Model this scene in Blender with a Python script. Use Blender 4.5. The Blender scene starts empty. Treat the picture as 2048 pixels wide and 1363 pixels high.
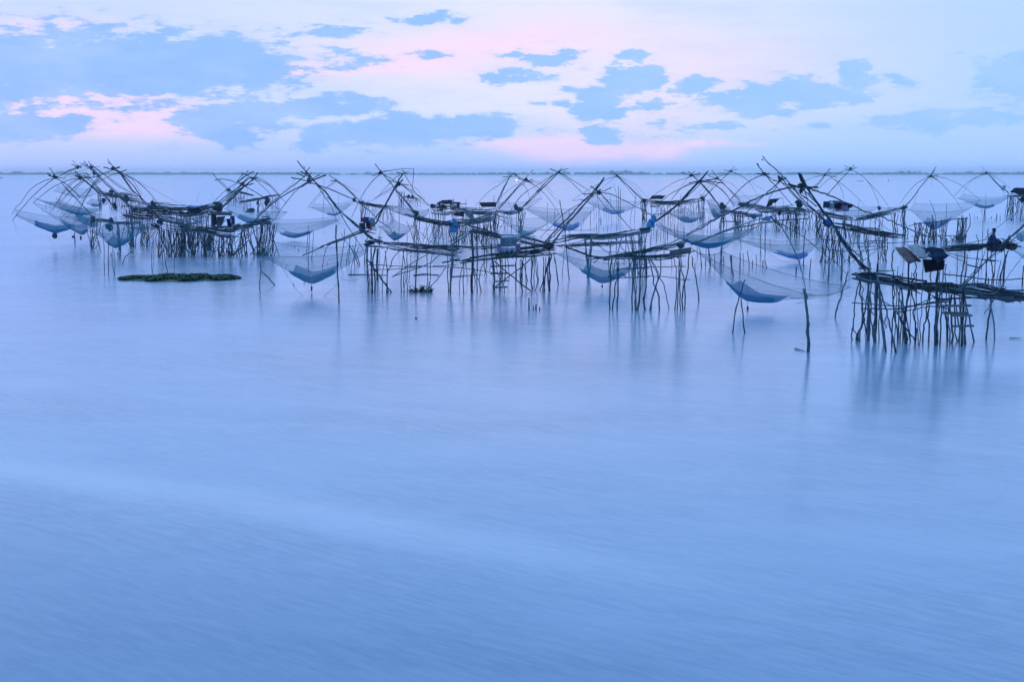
import bpy, bmesh, math, random
from mathutils import Vector, Matrix
R = math.radians
rnd = random.Random(11)
S = bpy.context.scene
# ---------------------------------------------------------------- camera
W0, H0, F0, HOR, CAMZ = 2048.0, 1363.0, 2813.0, 346.0, 6.3
PITCH = math.atan((H0/2-HOR)/F0)
cd = bpy.data.cameras.new('camera'); cam = bpy.data.objects.new('camera', cd)
S.collection.objects.link(cam); S.camera = cam
cam.location = (0, 0, CAMZ); cam.rotation_euler = (R(90)-PITCH, 0, 0)
cd.sensor_width = 36; cd.lens = 36*F0/W0; cd.clip_start = .1; cd.clip_end = 60000
S.render.resolution_x = 1024; S.render.resolution_y = 681
S.view_settings.view_transform = 'Standard'; S.view_settings.look = 'None'
S.view_settings.exposure = 0; S.view_settings.gamma = 1
S.render.engine = 'CYCLES'
S.cycles.transparent_max_bounces = 40; S.cycles.max_bounces = 6
S.cycles.volume_bounces = 0

def ray(px, py):
    x = (px-W0/2)/F0; y = -(py-H0/2)/F0
    c, s = math.cos(PITCH), math.sin(PITCH)
    return Vector((x, c+y*s, y*c-s))         # world direction, camera looks +Y tilted down
def at(px, py, D):                            # point seen there, D metres out
    d = ray(px, py); return Vector((0, 0, CAMZ))+d*(D/d.y)
def dist(yb):                                 # distance of a waterline point
    d = ray(W0/2, yb); return -CAMZ/d.z*d.y
def azel(px, py):
    d = ray(px, py).normalized(); return math.atan2(d.x, d.y), math.asin(d.z)
def lin(r, g, b):
    f = lambda c: (c/255/12.92) if c/255 <= .04045 else ((c/255+.055)/1.055)**2.4
    return (f(r), f(g), f(b), 1)

# ---------------------------------------------------------------- node helper
class NT:
    def __init__(s, nt): s.nt = nt; s.N = nt.nodes; s.L = nt.links
    def new(s, t, **kw):
        n = s.N.new(t)
        for k, v in kw.items(): setattr(n, k, v)
        return n
    def put(s, sock, v):
        if isinstance(v, bpy.types.NodeSocket): s.L.new(v, sock)
        elif v is not None: sock.default_value = v
    def m(s, op, a, b=None, c=None, clamp=False):
        n = s.new('ShaderNodeMath', operation=op, use_clamp=clamp)
        for i, v in enumerate((a, b, c)):
            if v is not None: s.put(n.inputs[i], v)
        return n.outputs[0]
    def v(s, op, a, b=None, out=0):
        n = s.new('ShaderNodeVectorMath', operation=op)
        s.put(n.inputs[0], a)
        if b is not None: s.put(n.inputs[1], b)
        return n.outputs[out]
    def mix(s, f, a, b):
        n = s.new('ShaderNodeMix', data_type='RGBA')
        s.put(n.inputs[0], f); s.put(n.inputs[6], a); s.put(n.inputs[7], b)
        return n.outputs[2]
    def noise(s, vec, scale, detail=4, rough=.5, out=0, dist=0):
        n = s.new('ShaderNodeTexNoise'); s.put(n.inputs['Vector'], vec)
        n.inputs['Scale'].default_value = scale; n.inputs['Detail'].default_value = detail
        n.inputs['Roughness'].default_value = rough; n.inputs['Distortion'].default_value = dist
        return n.outputs[out]
    def ss(s, x, lo, hi):
        n = s.new('ShaderNodeMapRange', interpolation_type='SMOOTHSTEP')
        s.put(n.inputs[0], x); n.inputs[1].default_value = lo; n.inputs[2].default_value = hi
        return n.outputs[0]
    def rmap(s, vec, scale, rot):
        return s.map(s.map(vec, rot=rot), scale)
    def comb(s, x, y, z=0):
        n = s.new('ShaderNodeCombineXYZ')
        s.put(n.inputs[0], x); s.put(n.inputs[1], y); s.put(n.inputs[2], z); return n.outputs[0]
    def map(s, vec, scale=(1, 1, 1), rot=(0, 0, 0), loc=(0, 0, 0)):
        n = s.new('ShaderNodeMapping'); s.put(n.inputs[0], vec)
        n.inputs['Scale'].default_value = scale; n.inputs['Rotation'].default_value = rot
        n.inputs['Location'].default_value = loc; return n.outputs[0]

# ---------------------------------------------------------------- world: dusk sky with clouds
SUN_EL, SUN_AZ = R(3), R(-38)
w = bpy.data.worlds.new('World'); S.world = w; w.use_nodes = True
k = NT(w.node_tree); k.N.clear()
g = k.new('ShaderNodeTexCoord').outputs['Generated']
gn = k.v('NORMALIZE', g)
sp = k.new('ShaderNodeSeparateXYZ'); k.L.new(gn, sp.inputs[0])
az = k.m('ARCTAN2', sp.outputs[0], sp.outputs[1]); el = k.m('ARCSINE', sp.outputs[2])
P = k.comb(az, el)
wn = k.noise(k.map(P, (1, 2.2, 1)), 26, 6, .62, out=1)
wn2 = k.noise(k.map(P, (1, 2.0, 1), loc=(3, 1, 0)), 9, 3, .5, out=1)
warp = k.v('ADD', k.v('MULTIPLY', k.v('SUBTRACT', wn, (.5, .5, .5)), (.075, .020, 0)),
           k.v('MULTIPLY', k.v('SUBTRACT', wn2, (.5, .5, .5)), (.045, .012, 0)))
PW = k.v('ADD', P, warp)
def blobs(lst, vec, op='ADD', RS=1):
    tot = None
    for (cx, cy, rx, ry, wt) in lst:
        a, e = azel(cx, cy)
        d = k.v('MULTIPLY', k.v('SUBTRACT', vec, (a, e, 0)), (F0/rx/RS, F0/ry/RS, 0))
        q = k.v('DOT_PRODUCT', d, d, out=1)
        ex = k.m('MULTIPLY', k.m('EXPONENT', k.m('MULTIPLY', q, -.7)), wt)
        tot = ex if tot is None else k.m(op, tot, ex)
    return tot
dark = [(50,128,75,55,1.1),(175,130,90,55,1),(300,135,110,55,1),(440,130,115,46,1.05),(520,150,75,34,.9),(240,78,45,16,.6),(330,84,50,14,.45),
 (560,155,50,20,.6),(50,250,90,20,1.2),(430,240,75,32,1),(530,228,95,25,1),(630,215,70,17,.9),(725,207,52,17,.9),(470,272,55,18,.9),
 (800,262,75,30,1.1),(890,262,75,26,1),(975,262,50,22,.9),(650,272,40,28,.9),(740,260,60,28,.9),(760,290,60,14,.6),
 (560,68,70,14,.55),(650,62,70,12,.8),(690,116,60,14,.7),(640,125,50,10,.5),(840,105,42,9,.8),(860,38,50,9,.9),(90,35,60,10,.5),
 (1085,122,46,15,1),(1130,112,25,9,.7),(1030,158,45,10,.9),(1110,208,30,8,.9),(1130,182,24,6,.7),
 (1270,150,42,24,1.1),(1240,170,40,20,.8),(1190,215,50,24,1.1),(1270,108,30,9,.9),(1205,235,30,14,.6),
 (1195,270,48,17,1.1),(1395,172,48,14,.9),(1385,190,30,12,.6),(1310,210,34,14,.9),(1500,200,80,22,1),(1580,185,90,22,1),(1670,182,70,18,.9),(1700,148,24,20,1.1),
 (1785,165,26,14,.7),(1740,165,20,10,.6),(1440,212,50,8,.5),(1445,250,50,8,.9),(1380,255,70,12,.5),(1640,240,30,10,.6),(1850,240,70,17,.9),(1950,232,70,17,.9),(1770,238,50,11,.8),
 (2040,150,60,36,1),(1060,265,30,6,.6),(1290,265,60,24,.45),(1900,102,30,6,.4),
 (-150,150,180,80,1),(-200,270,200,20,1),(2250,200,160,40,1),(2450,120,200,50,1)]
pink = [(760,120,200,34,.35),(1350,120,220,60,.2),(280,180,60,10,.5),(200,232,170,34,1.0),(40,52,110,14,.6),(1130,292,90,12,.3),(200,205,130,22,.5),(60,205,90,16,1),(300,240,60,16,.8),(90,225,60,8,.9),(620,138,70,9,1.2),(760,130,70,12,.7),(850,92,150,20,.5),(1000,80,150,22,.55),
 (900,130,120,24,.5),(1120,60,140,40,.5),(1130,300,100,20,1.2),(990,290,60,10,.8),(1330,303,45,11,1.1),(1410,289,30,6,1),(1490,290,30,5,.4),(1205,302,20,12,.6),(260,265,120,14,.5),
 (1250,250,160,60,.4),(1430,140,200,60,.35),(130,180,60,12,.5),(170,55,60,12,.3)]
fD = blobs(dark, PW, 'MAXIMUM', 1.22); fP = blobs(pink, k.v('ADD', P, k.v('MULTIPLY', warp, (.8, .5, 0))))
fine = k.m('MULTIPLY', k.m('SUBTRACT', k.noise(k.map(P, (1, 3.4, 1), loc=(7, 2, 0)), 44, 8, .66), .5), 1.9)
fd_ = k.m('ADD', fD, fine)
cov = k.m('ADD', k.m('MULTIPLY', k.ss(fd_, .36, .64), .68), k.m('MULTIPLY', k.ss(fd_, .30, .72), .32))
thin = k.m('MULTIPLY', k.ss(k.m('ADD', fD, fine), .12, .6), .22)
cov = k.m('MAXIMUM', cov, thin)
# wisps, long and level
wisp = k.noise(k.map(P, (1, 5.5, 1), rot=(0, 0, R(3))), 9, 6, .6)
# clear sky behind, lavender at left, bluer to the right and towards the zenith
base = k.mix(k.ss(az, -.30, .04), lin(200, 213, 253), lin(224, 226, 253))
base = k.mix(k.ss(az, .03, .36), base, lin(181, 209, 255))
base = k.mix(k.m('MULTIPLY', k.ss(wisp, .42, .68), .45), base, lin(186, 205, 255))
low = k.mix(k.ss(az, -.3, .2), lin(178, 200, 250), lin(170, 205, 255))
base = k.mix(k.m('SUBTRACT', 1, k.ss(el, .004, .052)), base, low)
base = k.mix(k.m('MULTIPLY', k.m('MINIMUM', fP, 1.0), .68), base, lin(255, 216, 226))
cloudc = k.mix(k.ss(az, -.35, .35), lin(139, 182, 246), lin(155, 197, 252))
cloudc = k.mix(k.m('MULTIPLY', k.ss(k.noise(k.map(P, (1, 3, 1)), 14, 6, .6), .38, .72), .5), cloudc, lin(178, 205, 255))
skyc = k.mix(k.m('MULTIPLY', cov, .97), base, cloudc)
up = k.mix(k.ss(el, .16, .9), (.62, .84, 1.14, 1), (.26, .60, 1.05, 1))
skyc = k.mix(k.ss(el, .115, .22), skyc, up)
# away from the afterglow the sky is plain dusk blue
back = k.m('SUBTRACT', 1, k.ss(sp.outputs[1], -.3, .65))
skyc = k.mix(k.m('MULTIPLY', back, .8), skyc, (.13, .46, .88, 1))
skyc = k.v('MULTIPLY', skyc, (1.0, 1.05, 1.27))  # the sensor clips the blue of this sky
nish = k.new('ShaderNodeTexSky', sky_type='NISHITA'); nish.sun_disc = False
nish.sun_elevation = SUN_EL; nish.sun_rotation = SUN_AZ
bg = k.new('ShaderNodeBackground'); k.L.new(skyc, bg.inputs[0]); bg.inputs[1].default_value = 1.05
bg2 = k.new('ShaderNodeBackground'); k.L.new(nish.outputs[0], bg2.inputs[0]); bg2.inputs[1].default_value = .004
ad = k.new('ShaderNodeAddShader'); k.L.new(bg.outputs[0], ad.inputs[0]); k.L.new(bg2.outputs[0], ad.inputs[1])
wo = k.new('ShaderNodeOutputWorld'); k.L.new(ad.outputs[0], wo.inputs[0])
w.cycles.sampling_method = 'MANUAL'; w.cycles.sample_map_resolution = 512
# the last glow, very soft
sl = bpy.data.lights.new('sun', 'SUN'); sun = bpy.data.objects.new('sun', sl); S.collection.objects.link(sun)
sl.energy = .5; sl.angle = R(25); sl.color = (.80, .86, 1)
sd = Vector((math.sin(SUN_AZ)*math.cos(R(14)), math.cos(SUN_AZ)*math.cos(R(14)), math.sin(R(14))))
sun.rotation_euler = (-sd).to_track_quat('-Z', 'Y').to_euler()

# ---------------------------------------------------------------- materials
MAT = {}
def mat(name):
    m = bpy.data.materials.new(name); m.use_nodes = True; m.node_tree.nodes.clear()
    q = NT(m.node_tree); q.out = q.new('ShaderNodeOutputMaterial'); MAT[name] = m; return m, q
def bsdf(q, col, rough=.7, spec=.3, bump=None, bs=.3, metal=0):
    b = q.new('ShaderNodeBsdfPrincipled'); q.put(b.inputs['Base Color'], col); q.put(b.inputs['Roughness'], rough)
    b.inputs['Specular IOR Level'].default_value = spec; b.inputs['Metallic'].default_value = metal
    if bump is not None:
        n = q.new('ShaderNodeBump'); n.inputs['Strength'].default_value = bs; n.inputs['Distance'].default_value = .02
        q.L.new(bump, n.inputs['Height']); q.L.new(n.outputs[0], b.inputs['Normal'])
    return b.outputs[0]
def wood(name, c1, c2, spec=.25, rough=.75):
    m, q = mat(name); o = q.new('ShaderNodeTexCoord').outputs['Object']
    a = q.noise(q.map(o, (1, 1, .35)), 7, 5, .6); oi = q.new('ShaderNodeObjectInfo').outputs['Random']
    f = q.ss(q.m('ADD', a, q.m('MULTIPLY', q.m('SUBTRACT', oi, .5), .35)), .32, .68)
    q.L.new(bsdf(q, q.mix(f, c1+(1,), c2+(1,)), rough, spec, q.noise(o, 40, 3), .35), q.out.inputs[0])
wood('weathered_bamboo', (.016, .028, .036), (.12, .15, .165))
wood('pale_bamboo', (.09, .11, .12), (.28, .31, .32), .35, .55)
wood('dark_wood', (.014, .022, .028), (.06, .078, .085))
wood('plank_wood', (.06, .06, .062), (.17, .16, .15))
def flat(name, c1, c2, scale=6, rough=.8, spec=.2, bs=.3):
    m, q = mat(name); o = q.new('ShaderNodeTexCoord').outputs['Object']
    q.L.new(bsdf(q, q.mix(q.ss(q.noise(o, scale, 6, .6), .35, .65), c1+(1,), c2+(1,)), rough, spec, q.noise(o, scale*4, 4), bs), q.out.inputs[0])
flat('rust_tin', (.085, .03, .03), (.14, .055, .05), 3, .6, .4)
flat('grey_tin', (.13, .12, .12), (.30, .28, .27), 5, .5, .5)
flat('grey_sacking', (.10, .12, .14), (.20, .22, .25), 5, .8, .2)
flat('dark_tarp', (.006, .012, .025), (.012, .03, .06), 3, .95, .05)
flat('black_cloth', (.004, .004, .007), (.010, .010, .016), 3, .9, .1)
flat('blue_tarp', (.012, .06, .24), (.02, .10, .34), 3, .5, .4)
flat('sky_blue_cloth', (.05, .22, .42), (.09, .32, .55), 3, .8, .2)
flat('pale_cloth', (.30, .32, .36), (.50, .50, .52), 5, .8, .2)
flat('pink_cloth', (.34, .17, .30), (.46, .28, .40), 4, .8, .2)
flat('red_cloth', (.30, .03, .04), (.45, .08, .08), 4, .8, .2)
flat('navy_cloth', (.012, .03, .07), (.02, .06, .13), 4, .8, .2)
flat('cream_cloth', (.45, .30, .26), (.55, .42, .38), 4, .8, .2)
flat('skin', (.16, .09, .06), (.20, .12, .08), 8, .6, .3, .05)
flat('hair', (.008, .007, .007), (.015, .012, .012), 20, .6, .3)
flat('stone', (.04, .04, .045), (.10, .10, .10), 12)
flat('rope_fibre', (.05, .055, .06), (.12, .13, .13), 30)
flat('leaf_green', (.006, .045, .014), (.014, .085, .022), 2.5, .6, .3)
flat('leaf_light', (.03, .08, .025), (.06, .14, .04), 2.5, .6, .3)
flat('shore_trees', (.04, .06, .06), (.07, .095, .09), .02, .9, .1)
flat('shore_soil', (.10, .10, .08), (.15, .14, .11), .02, .9, .1)
flat('hull_wood', (.05, .04, .035), (.10, .08, .07), 4)
def netmat(name, col, a, grid=16):
    m, q = mat(name); uv = q.new('ShaderNodeTexCoord').outputs['Object']
    n1 = q.noise(uv, 1.3, 4, .6); n2 = q.noise(q.map(uv, (1, 1, 5)), 5, 3, .6)
    f = q.m('MULTIPLY', q.m('ADD', q.m('MULTIPLY', q.m('ADD', n1, n2), .55), .45), a)
    # thickness seen through: a net hung slantwise shows more thread
    lw = q.new('ShaderNodeLayerWeight'); lw.inputs[0].default_value = .35
    f = q.m('MULTIPLY', f, q.m('ADD', .8, q.m('MULTIPLY', lw.outputs['Facing'], .9)), clamp=True)
    d = q.new('ShaderNodeBsdfDiffuse'); d.inputs[0].default_value = col+(1,)
    tl = q.new('ShaderNodeBsdfTranslucent'); tl.inputs[0].default_value = col+(1,)
    mx = q.new('ShaderNodeMixShader'); mx.inputs[0].default_value = .35; q.L.new(d.outputs[0], mx.inputs[1]); q.L.new(tl.outputs[0], mx.inputs[2])
    t = q.new('ShaderNodeBsdfTransparent'); m2 = q.new('ShaderNodeMixShader')
    q.L.new(f, m2.inputs[0]); q.L.new(t.outputs[0], m2.inputs[1]); q.L.new(mx.outputs[0], m2.inputs[2])
    q.L.new(m2.outputs[0], q.out.inputs[0])
netmat('net_thread', (.04, .24, .30), .165)
netmat('net_thread_dense', (.025, .20, .26), .27)
netmat('pouch_teal', (.01, .21, .33), .56)
netmat('pouch_navy', (.015, .19, .36), .64)
netmat('pouch_blue', (.03, .20, .50), .52)
# ---------------------------------------------------------------- scene object helpers
COL = S.collection
def link(name, me, m, parent=None):
    o = bpy.data.objects.new(name, me); COL.objects.link(o)
    if m: me.materials.append(MAT[m])
    if parent: o.parent = parent
    return o
def thing(name, label, cat, loc, group=None):
    o = bpy.data.objects.new(name, None); COL.objects.link(o); o.location = loc; o.empty_display_size = .3
    o['label'] = label; o['category'] = cat
    if group: o['group'] = group
    bpy.context.view_layer.update(); return o
def tag(o, label, cat, group=None, kind=None):
    if label: o['label'] = label
    if cat: o['category'] = cat
    if group: o['group'] = group
    if kind: o['kind'] = kind
    return o
class MB:                                      # vertices are given in world space
    def __init__(s): s.v = []; s.f = []
    def tube(s, pts, r0, r1=None, n=6, wob=.12):
        if r1 is None: r1 = r0
        b = len(s.v); N = len(pts); up = Vector((.31, .77, .55)); 
        r0 *= .82 if r0 > .02 else 1; r1 *= .82 if r0 > .02 else 1
        for i, p in enumerate(pts):
            t = (pts[min(i+1, N-1)]-pts[max(i-1, 0)])
            if t.length < 1e-6: t = Vector((0, 0, 1))
            t.normalize(); a = t.cross(up)
            if a.length < .05: a = t.cross(Vector((1, 0, 0)))
            a.normalize(); c = t.cross(a)
            r = (r0+(r1-r0)*i/max(1, N-1))*(1+rnd.uniform(-wob, wob))
            for j in range(n):
                an = 2*math.pi*j/n; s.v.append(p+a*(r*math.cos(an))+c*(r*math.sin(an)))
        for i in range(N-1):
            for j in range(n):
                k2 = (j+1) % n
                s.f.append((b+i*n+j, b+i*n+k2, b+(i+1)*n+k2, b+(i+1)*n+j))
        s.f.append(tuple(b+j for j in reversed(range(n)))); s.f.append(tuple(b+(N-1)*n+j for j in range(n)))
        return s
    def box(s, c, dx, dy, dz):                 # centre and three half-axis vectors
        b = len(s.v)
        for i in (-1, 1):
            for j in (-1, 1):
                for l in (-1, 1): s.v.append(c+dx*i+dy*j+dz*l)
        for q in ((0,1,3,2),(4,6,7,5),(0,4,5,1),(2,3,7,6),(0,2,6,4),(1,5,7,3)): s.f.append(tuple(b+x for x in q))
        return s
    def blob(s, c, rx, ry, rz, nu=12, nv=8, wob=.15):
        b = len(s.v)
        for i in range(nv+1):
            th = math.pi*i/nv
            for j in range(nu):
                ph = 2*math.pi*j/nu; q = 1+rnd.uniform(-wob, wob)
                s.v.append(c+Vector((rx*math.sin(th)*math.cos(ph)*q, ry*math.sin(th)*math.sin(ph)*q, rz*math.cos(th)*q)))
        for i in range(nv):
            for j in range(nu):
                s.f.append((b+i*nu+j, b+(i+1)*nu+j, b+(i+1)*nu+(j+1) % nu, b+i*nu+(j+1) % nu))
        return s
    def build(s, name, m, parent=None, smooth=True):
        o0 = parent.matrix_world.translation.copy() if parent else (s.v[0].copy() if s.v else Vector())
        me = bpy.data.meshes.new(name); me.from_pydata([tuple(p-o0) for p in s.v], [], s.f)
        if smooth: me.polygons.foreach_set('use_smooth', [True]*len(me.polygons))
        me.update(); o = link(name, me, m, parent)
        if not parent: o.location = o0
        return o
def catmull(P, n=4):
    if len(P) < 3: return [P[0].lerp(P[-1], i/6) for i in range(7)]
    out = []; Q = [P[0]*2-P[1]]+P+[P[-1]*2-P[-2]]
    for i in range(1, len(Q)-2):
        for j in range(n):
            t = j/n; a, b, c, d = Q[i-1:i+3]
            out.append(.5*((2*b)+(c-a)*t+(2*a-5*b+4*c-d)*t*t+(3*b-a-3*c+d)*t**3))
    return out+[P[-1].copy()]
def wiggle(P, amp, step=.28):                  # uneven natural stick
    out = []; 
    for i in range(len(P)-1):
        L = (P[i+1]-P[i]).length; m = max(1, int(L/step))
        for j in range(m):
            p = P[i].lerp(P[i+1], j/m)
            if (i or j): p = p+Vector((rnd.gauss(0, amp), rnd.gauss(0, amp), 0))
            out.append(p)
    return out+[P[-1]]
VIEW = dict(A=(0,310,6.49), B=(180,310,5.05), C=(360,320,6.49), D=(500,310,4.543), E=(700,320,4.70), F=(900,320,4.543), G=(1080,320,4.259),
  H=(1260,320,4.259), I=(1440,310,5.452), J=(1600,310,5.452), K=(1380,480,5.678), L=(1680,470,5.452), M=(1840,450,5.048), N=(1800,320,7.572), Z=(0,0,1))
def px(v, x, y): a, b, s = VIEW[v]; return a+x/s, b+y/s
def xyD(base):                                 # distance profile along a structure: [(px, waterline px), ...]
    def f(x):
        if x <= base[0][0]: return dist(base[0][1])
        for (x0, y0), (x1, y1) in zip(base, base[1:]):
            if x <= x1: return dist(y0+(y1-y0)*(x-x0)/(x1-x0))
        return dist(base[-1][1])
    return f
DEF = dict(post=(.034, 'weathered_bamboo'), rail=(.032, 'weathered_bamboo'), brace=(.032, 'weathered_bamboo'), stake=(.03, 'weathered_bamboo'),
  boom=(.048, 'weathered_bamboo'), spar=(.026, 'weathered_bamboo'), crosspiece=(.034, 'dark_wood'), rope=(.007, 'rope_fibre'), trunk=(.09, 'dark_wood'),
  palespar=(.026, 'pale_bamboo'), paleboom=(.045, 'pale_bamboo'), log=(.06, 'dark_wood'))
def parse(tok):
    pts = []; kw = {}
    for t in tok:
        if '=' in t: a, b = t.split('='); kw[a] = b
        else: pts.append([float(z) for z in t.split(',')])
    return pts, kw
SAGN = 9
def build(text, root, Df, far=False):
    """one line per part: kind view x,y[,metres nearer/farther] ..."""
    for line in text.strip().splitlines():
        line = line.split('#')[0].strip()
        if not line: continue
        tok = line.split(); kind, v = tok[0], tok[1]; pts, kw = parse(tok[2:])
        Q = [px(v, p[0], p[1])+((p[2] if len(p) > 2 else None),) for p in pts]
        D0 = dist(float(kw['b'])) if 'b' in kw else None
        dd = [float(z) for z in kw['d'].split(',')] if 'd' in kw else (0, 0)
        if len(dd) == 1: dd = (dd[0], dd[0])
        def pos(i, q):
            t = i/max(1, len(Q)-1); D = (D0 if D0 else Df(q[0]))
            off = q[2] if q[2] is not None else dd[0]+(dd[1]-dd[0])*t
            return at(q[0], q[1], D+off)
        if kind in ('post', 'trunk', 'foot'):
            kk = 'post' if kind == 'foot' else kind
            r, m = DEF[kk]; r = float(kw.get('r', r)); D = D0 if D0 else dist(Q[0][1])
            if kind == 'foot': D = D0 if D0 else Df(Q[0][0])
            P3 = [at(q[0], q[1], D+(dd[0]+(dd[1]-dd[0])*i/max(1, len(Q)-1))) for i, q in enumerate(Q)]
            if kind != 'foot' or 'w' in kw: P3[0].z = -.25
            if len(P3) > 2: P3 = catmull(P3, 3)
            MB().tube(wiggle(P3, .012+.2*r*.5), r*1.12, r*.8).build('post', kw.get('m', m if rnd.random() < .82 else 'pale_bamboo'), root)
        elif kind == 'fill':                   # n posts between base line and top line: x0,y0base x1,y1base x0,ytop x1,ytop n=
            n = int(int(kw['n'])*1.2+.5); lean = float(kw.get('lean', .12)); r0 = float(kw.get('r', .034))
            for i in range(n):
                t = (i+rnd.uniform(.1, .9))/n
                bx = Q[0][0]+(Q[1][0]-Q[0][0])*t; by = Q[0][1]+(Q[1][1]-Q[0][1])*t+rnd.uniform(-1, 1)*float(kw.get('jy', 5))/VIEW[v][2]
                tx = Q[2][0]+(Q[3][0]-Q[2][0])*t; ty = Q[2][1]+(Q[3][1]-Q[2][1])*t-abs(rnd.gauss(0, float(kw.get('over', 9))/VIEW[v][2]))
                D = dist(by); a = at(bx, by, D); a.z = -.25; b = at(tx, ty, D); b.x += rnd.gauss(0, lean*2); a.x += rnd.gauss(0, lean*.6)
                mid = [a.lerp(b, s)+Vector((rnd.gauss(0, .09), rnd.gauss(0, .05), 0)) for s in (.3, .62)]
                MB().tube(wiggle(catmull([a]+mid+[b], 3), .016), r0*rnd.uniform(.75, 1.25), r0*.8).build('post', 'weathered_bamboo' if rnd.random() < .75 else 'dark_wood', root)
            if n > 5:                          # thin ties and slanting struts between the stilts
                for i in range(n//4+1):
                    t = rnd.uniform(.05, .75); u = t+rnd.uniform(.12, .3); by = Q[0][1]+(Q[1][1]-Q[0][1])*t
                    D = dist(by); f0, f1 = (rnd.uniform(.35, .9),)*2 if rnd.random() < .6 else (rnd.uniform(.05, .4), rnd.uniform(.6, 1))
                    X_ = lambda t_: Q[0][0]+(Q[1][0]-Q[0][0])*t_; ytop = Q[2][1]+(Q[3][1]-Q[2][1])*t
                    a, b = at(X_(t), by+(ytop-by)*f0, D), at(X_(u), by+(ytop-by)*(f1+rnd.uniform(-.05, .05)), D)
                    MB().tube(wiggle([a, a.lerp(b, .5), b], .02, .4), .022).build('brace', 'weathered_bamboo', root)
        elif kind == 'deck':                   # ragged walkway of long poles lashed over cross sticks
            wd = float(kw.get('w', 1.1)); n = int(kw.get('n', 12)); th = float(kw.get('t', .12)); r = float(kw.get('r', .038))*.82
            C3 = catmull([pos(i, q) for i, q in enumerate(Q)], 6)
            Ls = [0]
            for a, b in zip(C3, C3[1:]): Ls.append(Ls[-1]+(b-a).length)
            T = Ls[-1]
            def on(s):
                s = max(0, min(T, s))
                for i in range(len(Ls)-1):
                    if s <= Ls[i+1]: return C3[i].lerp(C3[i+1], (s-Ls[i])/max(1e-6, Ls[i+1]-Ls[i]))
                return C3[-1]
            mb = MB(); mis = []; tot = max(int(n*.75), int(n*T/4.8))
            for j in range(tot):
                L = rnd.uniform(1.8, 4.2); s0 = rnd.uniform(-.4, max(.1, T-L+.4)); y0 = rnd.uniform(-.5, .5)*wd; z0 = rnd.uniform(-.6, .6)*th+.03*rnd.random()
                dy = rnd.uniform(-.15, .15)*wd; dz = rnd.gauss(0, .07)
                pts3 = []
                for s in range(6):
                    t = s/5; p = on(s0+L*t); pts3.append(p+Vector((0, y0+dy*t, z0+dz*t+rnd.gauss(0, .012))))
                ext = (pts3[-1]-pts3[-2]); pts3.append(pts3[-1]+ext*rnd.uniform(0, .5)+Vector((0, 0, rnd.gauss(0, .03))))
                f0 = len(mb.f); mb.tube(pts3, r*rnd.uniform(.6, 1.3), r*rnd.uniform(.5, 1)); mi = rnd.choice((0, 0, 1, 2, 2)); mis += [mi]*(len(mb.f)-f0)
            for j in range(int(T/.55)):
                p = on(j*.55+rnd.uniform(0, .3)); q = Vector((rnd.uniform(-.25, .25), wd*rnd.uniform(.45, .75), rnd.gauss(0, .04)))
                mb.tube([p-q-Vector((0, 0, th*.6)), p+q-Vector((0, 0, th*.6))], .022)
            pg = MB(); pk = 0
            for j in range(int(T/.8)):
                if rnd.random() < .35: continue
                p = on(j*.8+rnd.uniform(0, .5)); sd = rnd.choice((-1, 1))*wd*.5; hh = abs(rnd.gauss(.1, .32))+.12
                pg.tube(wiggle([p+Vector((0, sd, -.35)), p+Vector((rnd.gauss(0, .08), sd, hh))], .01, .2), .024); pk += 1
            for j in range(int(T/1.3)):
                p = on(rnd.uniform(0, T)); sd = rnd.uniform(-.5, .5)*wd; L = rnd.uniform(.5, 1.3); a_ = Vector((L, rnd.gauss(0, .1), rnd.gauss(0, .28)))
                q_ = p+Vector((0, sd, rnd.uniform(-.45, .12)))
                pg.tube([q_-a_, q_+a_*.1, q_+a_], .022); pk += 1
            if pk >= 18: pg.build('loose_sticks', 'weathered_bamboo', root)
            od = mb.build('deck', 'weathered_bamboo', root); od.data.materials.append(MAT['pale_bamboo']); od.data.materials.append(MAT['dark_wood'])
            mis += [0]*(len(mb.f)-len(mis)); od.data.polygons.foreach_set('material_index', mis)
        elif kind == 'plank':
            a, b = pos(0, Q[0]), pos(1, Q[1]); d = (b-a)/2; hh = float(kw.get('h', .035))
            MB().box((a+b)/2, d, Vector((0, .09, 0)), Vector((0, 0, hh))).build('plank', kw.get('m', 'plank_wood'), root, False)
        elif kind == 'board':                  # upright panel through the given outline
            P3 = [pos(i, q) for i, q in enumerate(Q)]
            panel(P3, float(kw.get('th', .03)), kw['name'] if 'name' in kw else 'board', kw.get('m', 'plank_wood'), root)
        elif kind in ('net', 'netf'):
            netsurf([at(q[0], q[1], Df(q[0])+(q[2] or 0)) if not D0 else at(q[0], q[1], D0+(q[2] or 0)) for q in Q], root, kw)
        elif kind == 'weight':
            c = pos(0, Q[0]); hgt = float(kw.get('h', .12)); rr = float(kw.get('r', .05))
            MB().blob(c, rr, rr, hgt, 8, 6, .1).build('weight', 'stone', root)
        elif kind == 'float':
            c = pos(0, Q[0]); MB().blob(c, .09, .09, .09, 8, 6, .1).build('float', 'dark_wood', root)
        elif kind == 'bundle':                 # rope and cloth lashed round a joint
            c = pos(0, Q[0]); rr = float(kw.get('r', .16))
            e = float(kw.get('e', 1)); mm = kw.get('m', 'dark_wood'); bb = MB()
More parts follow.
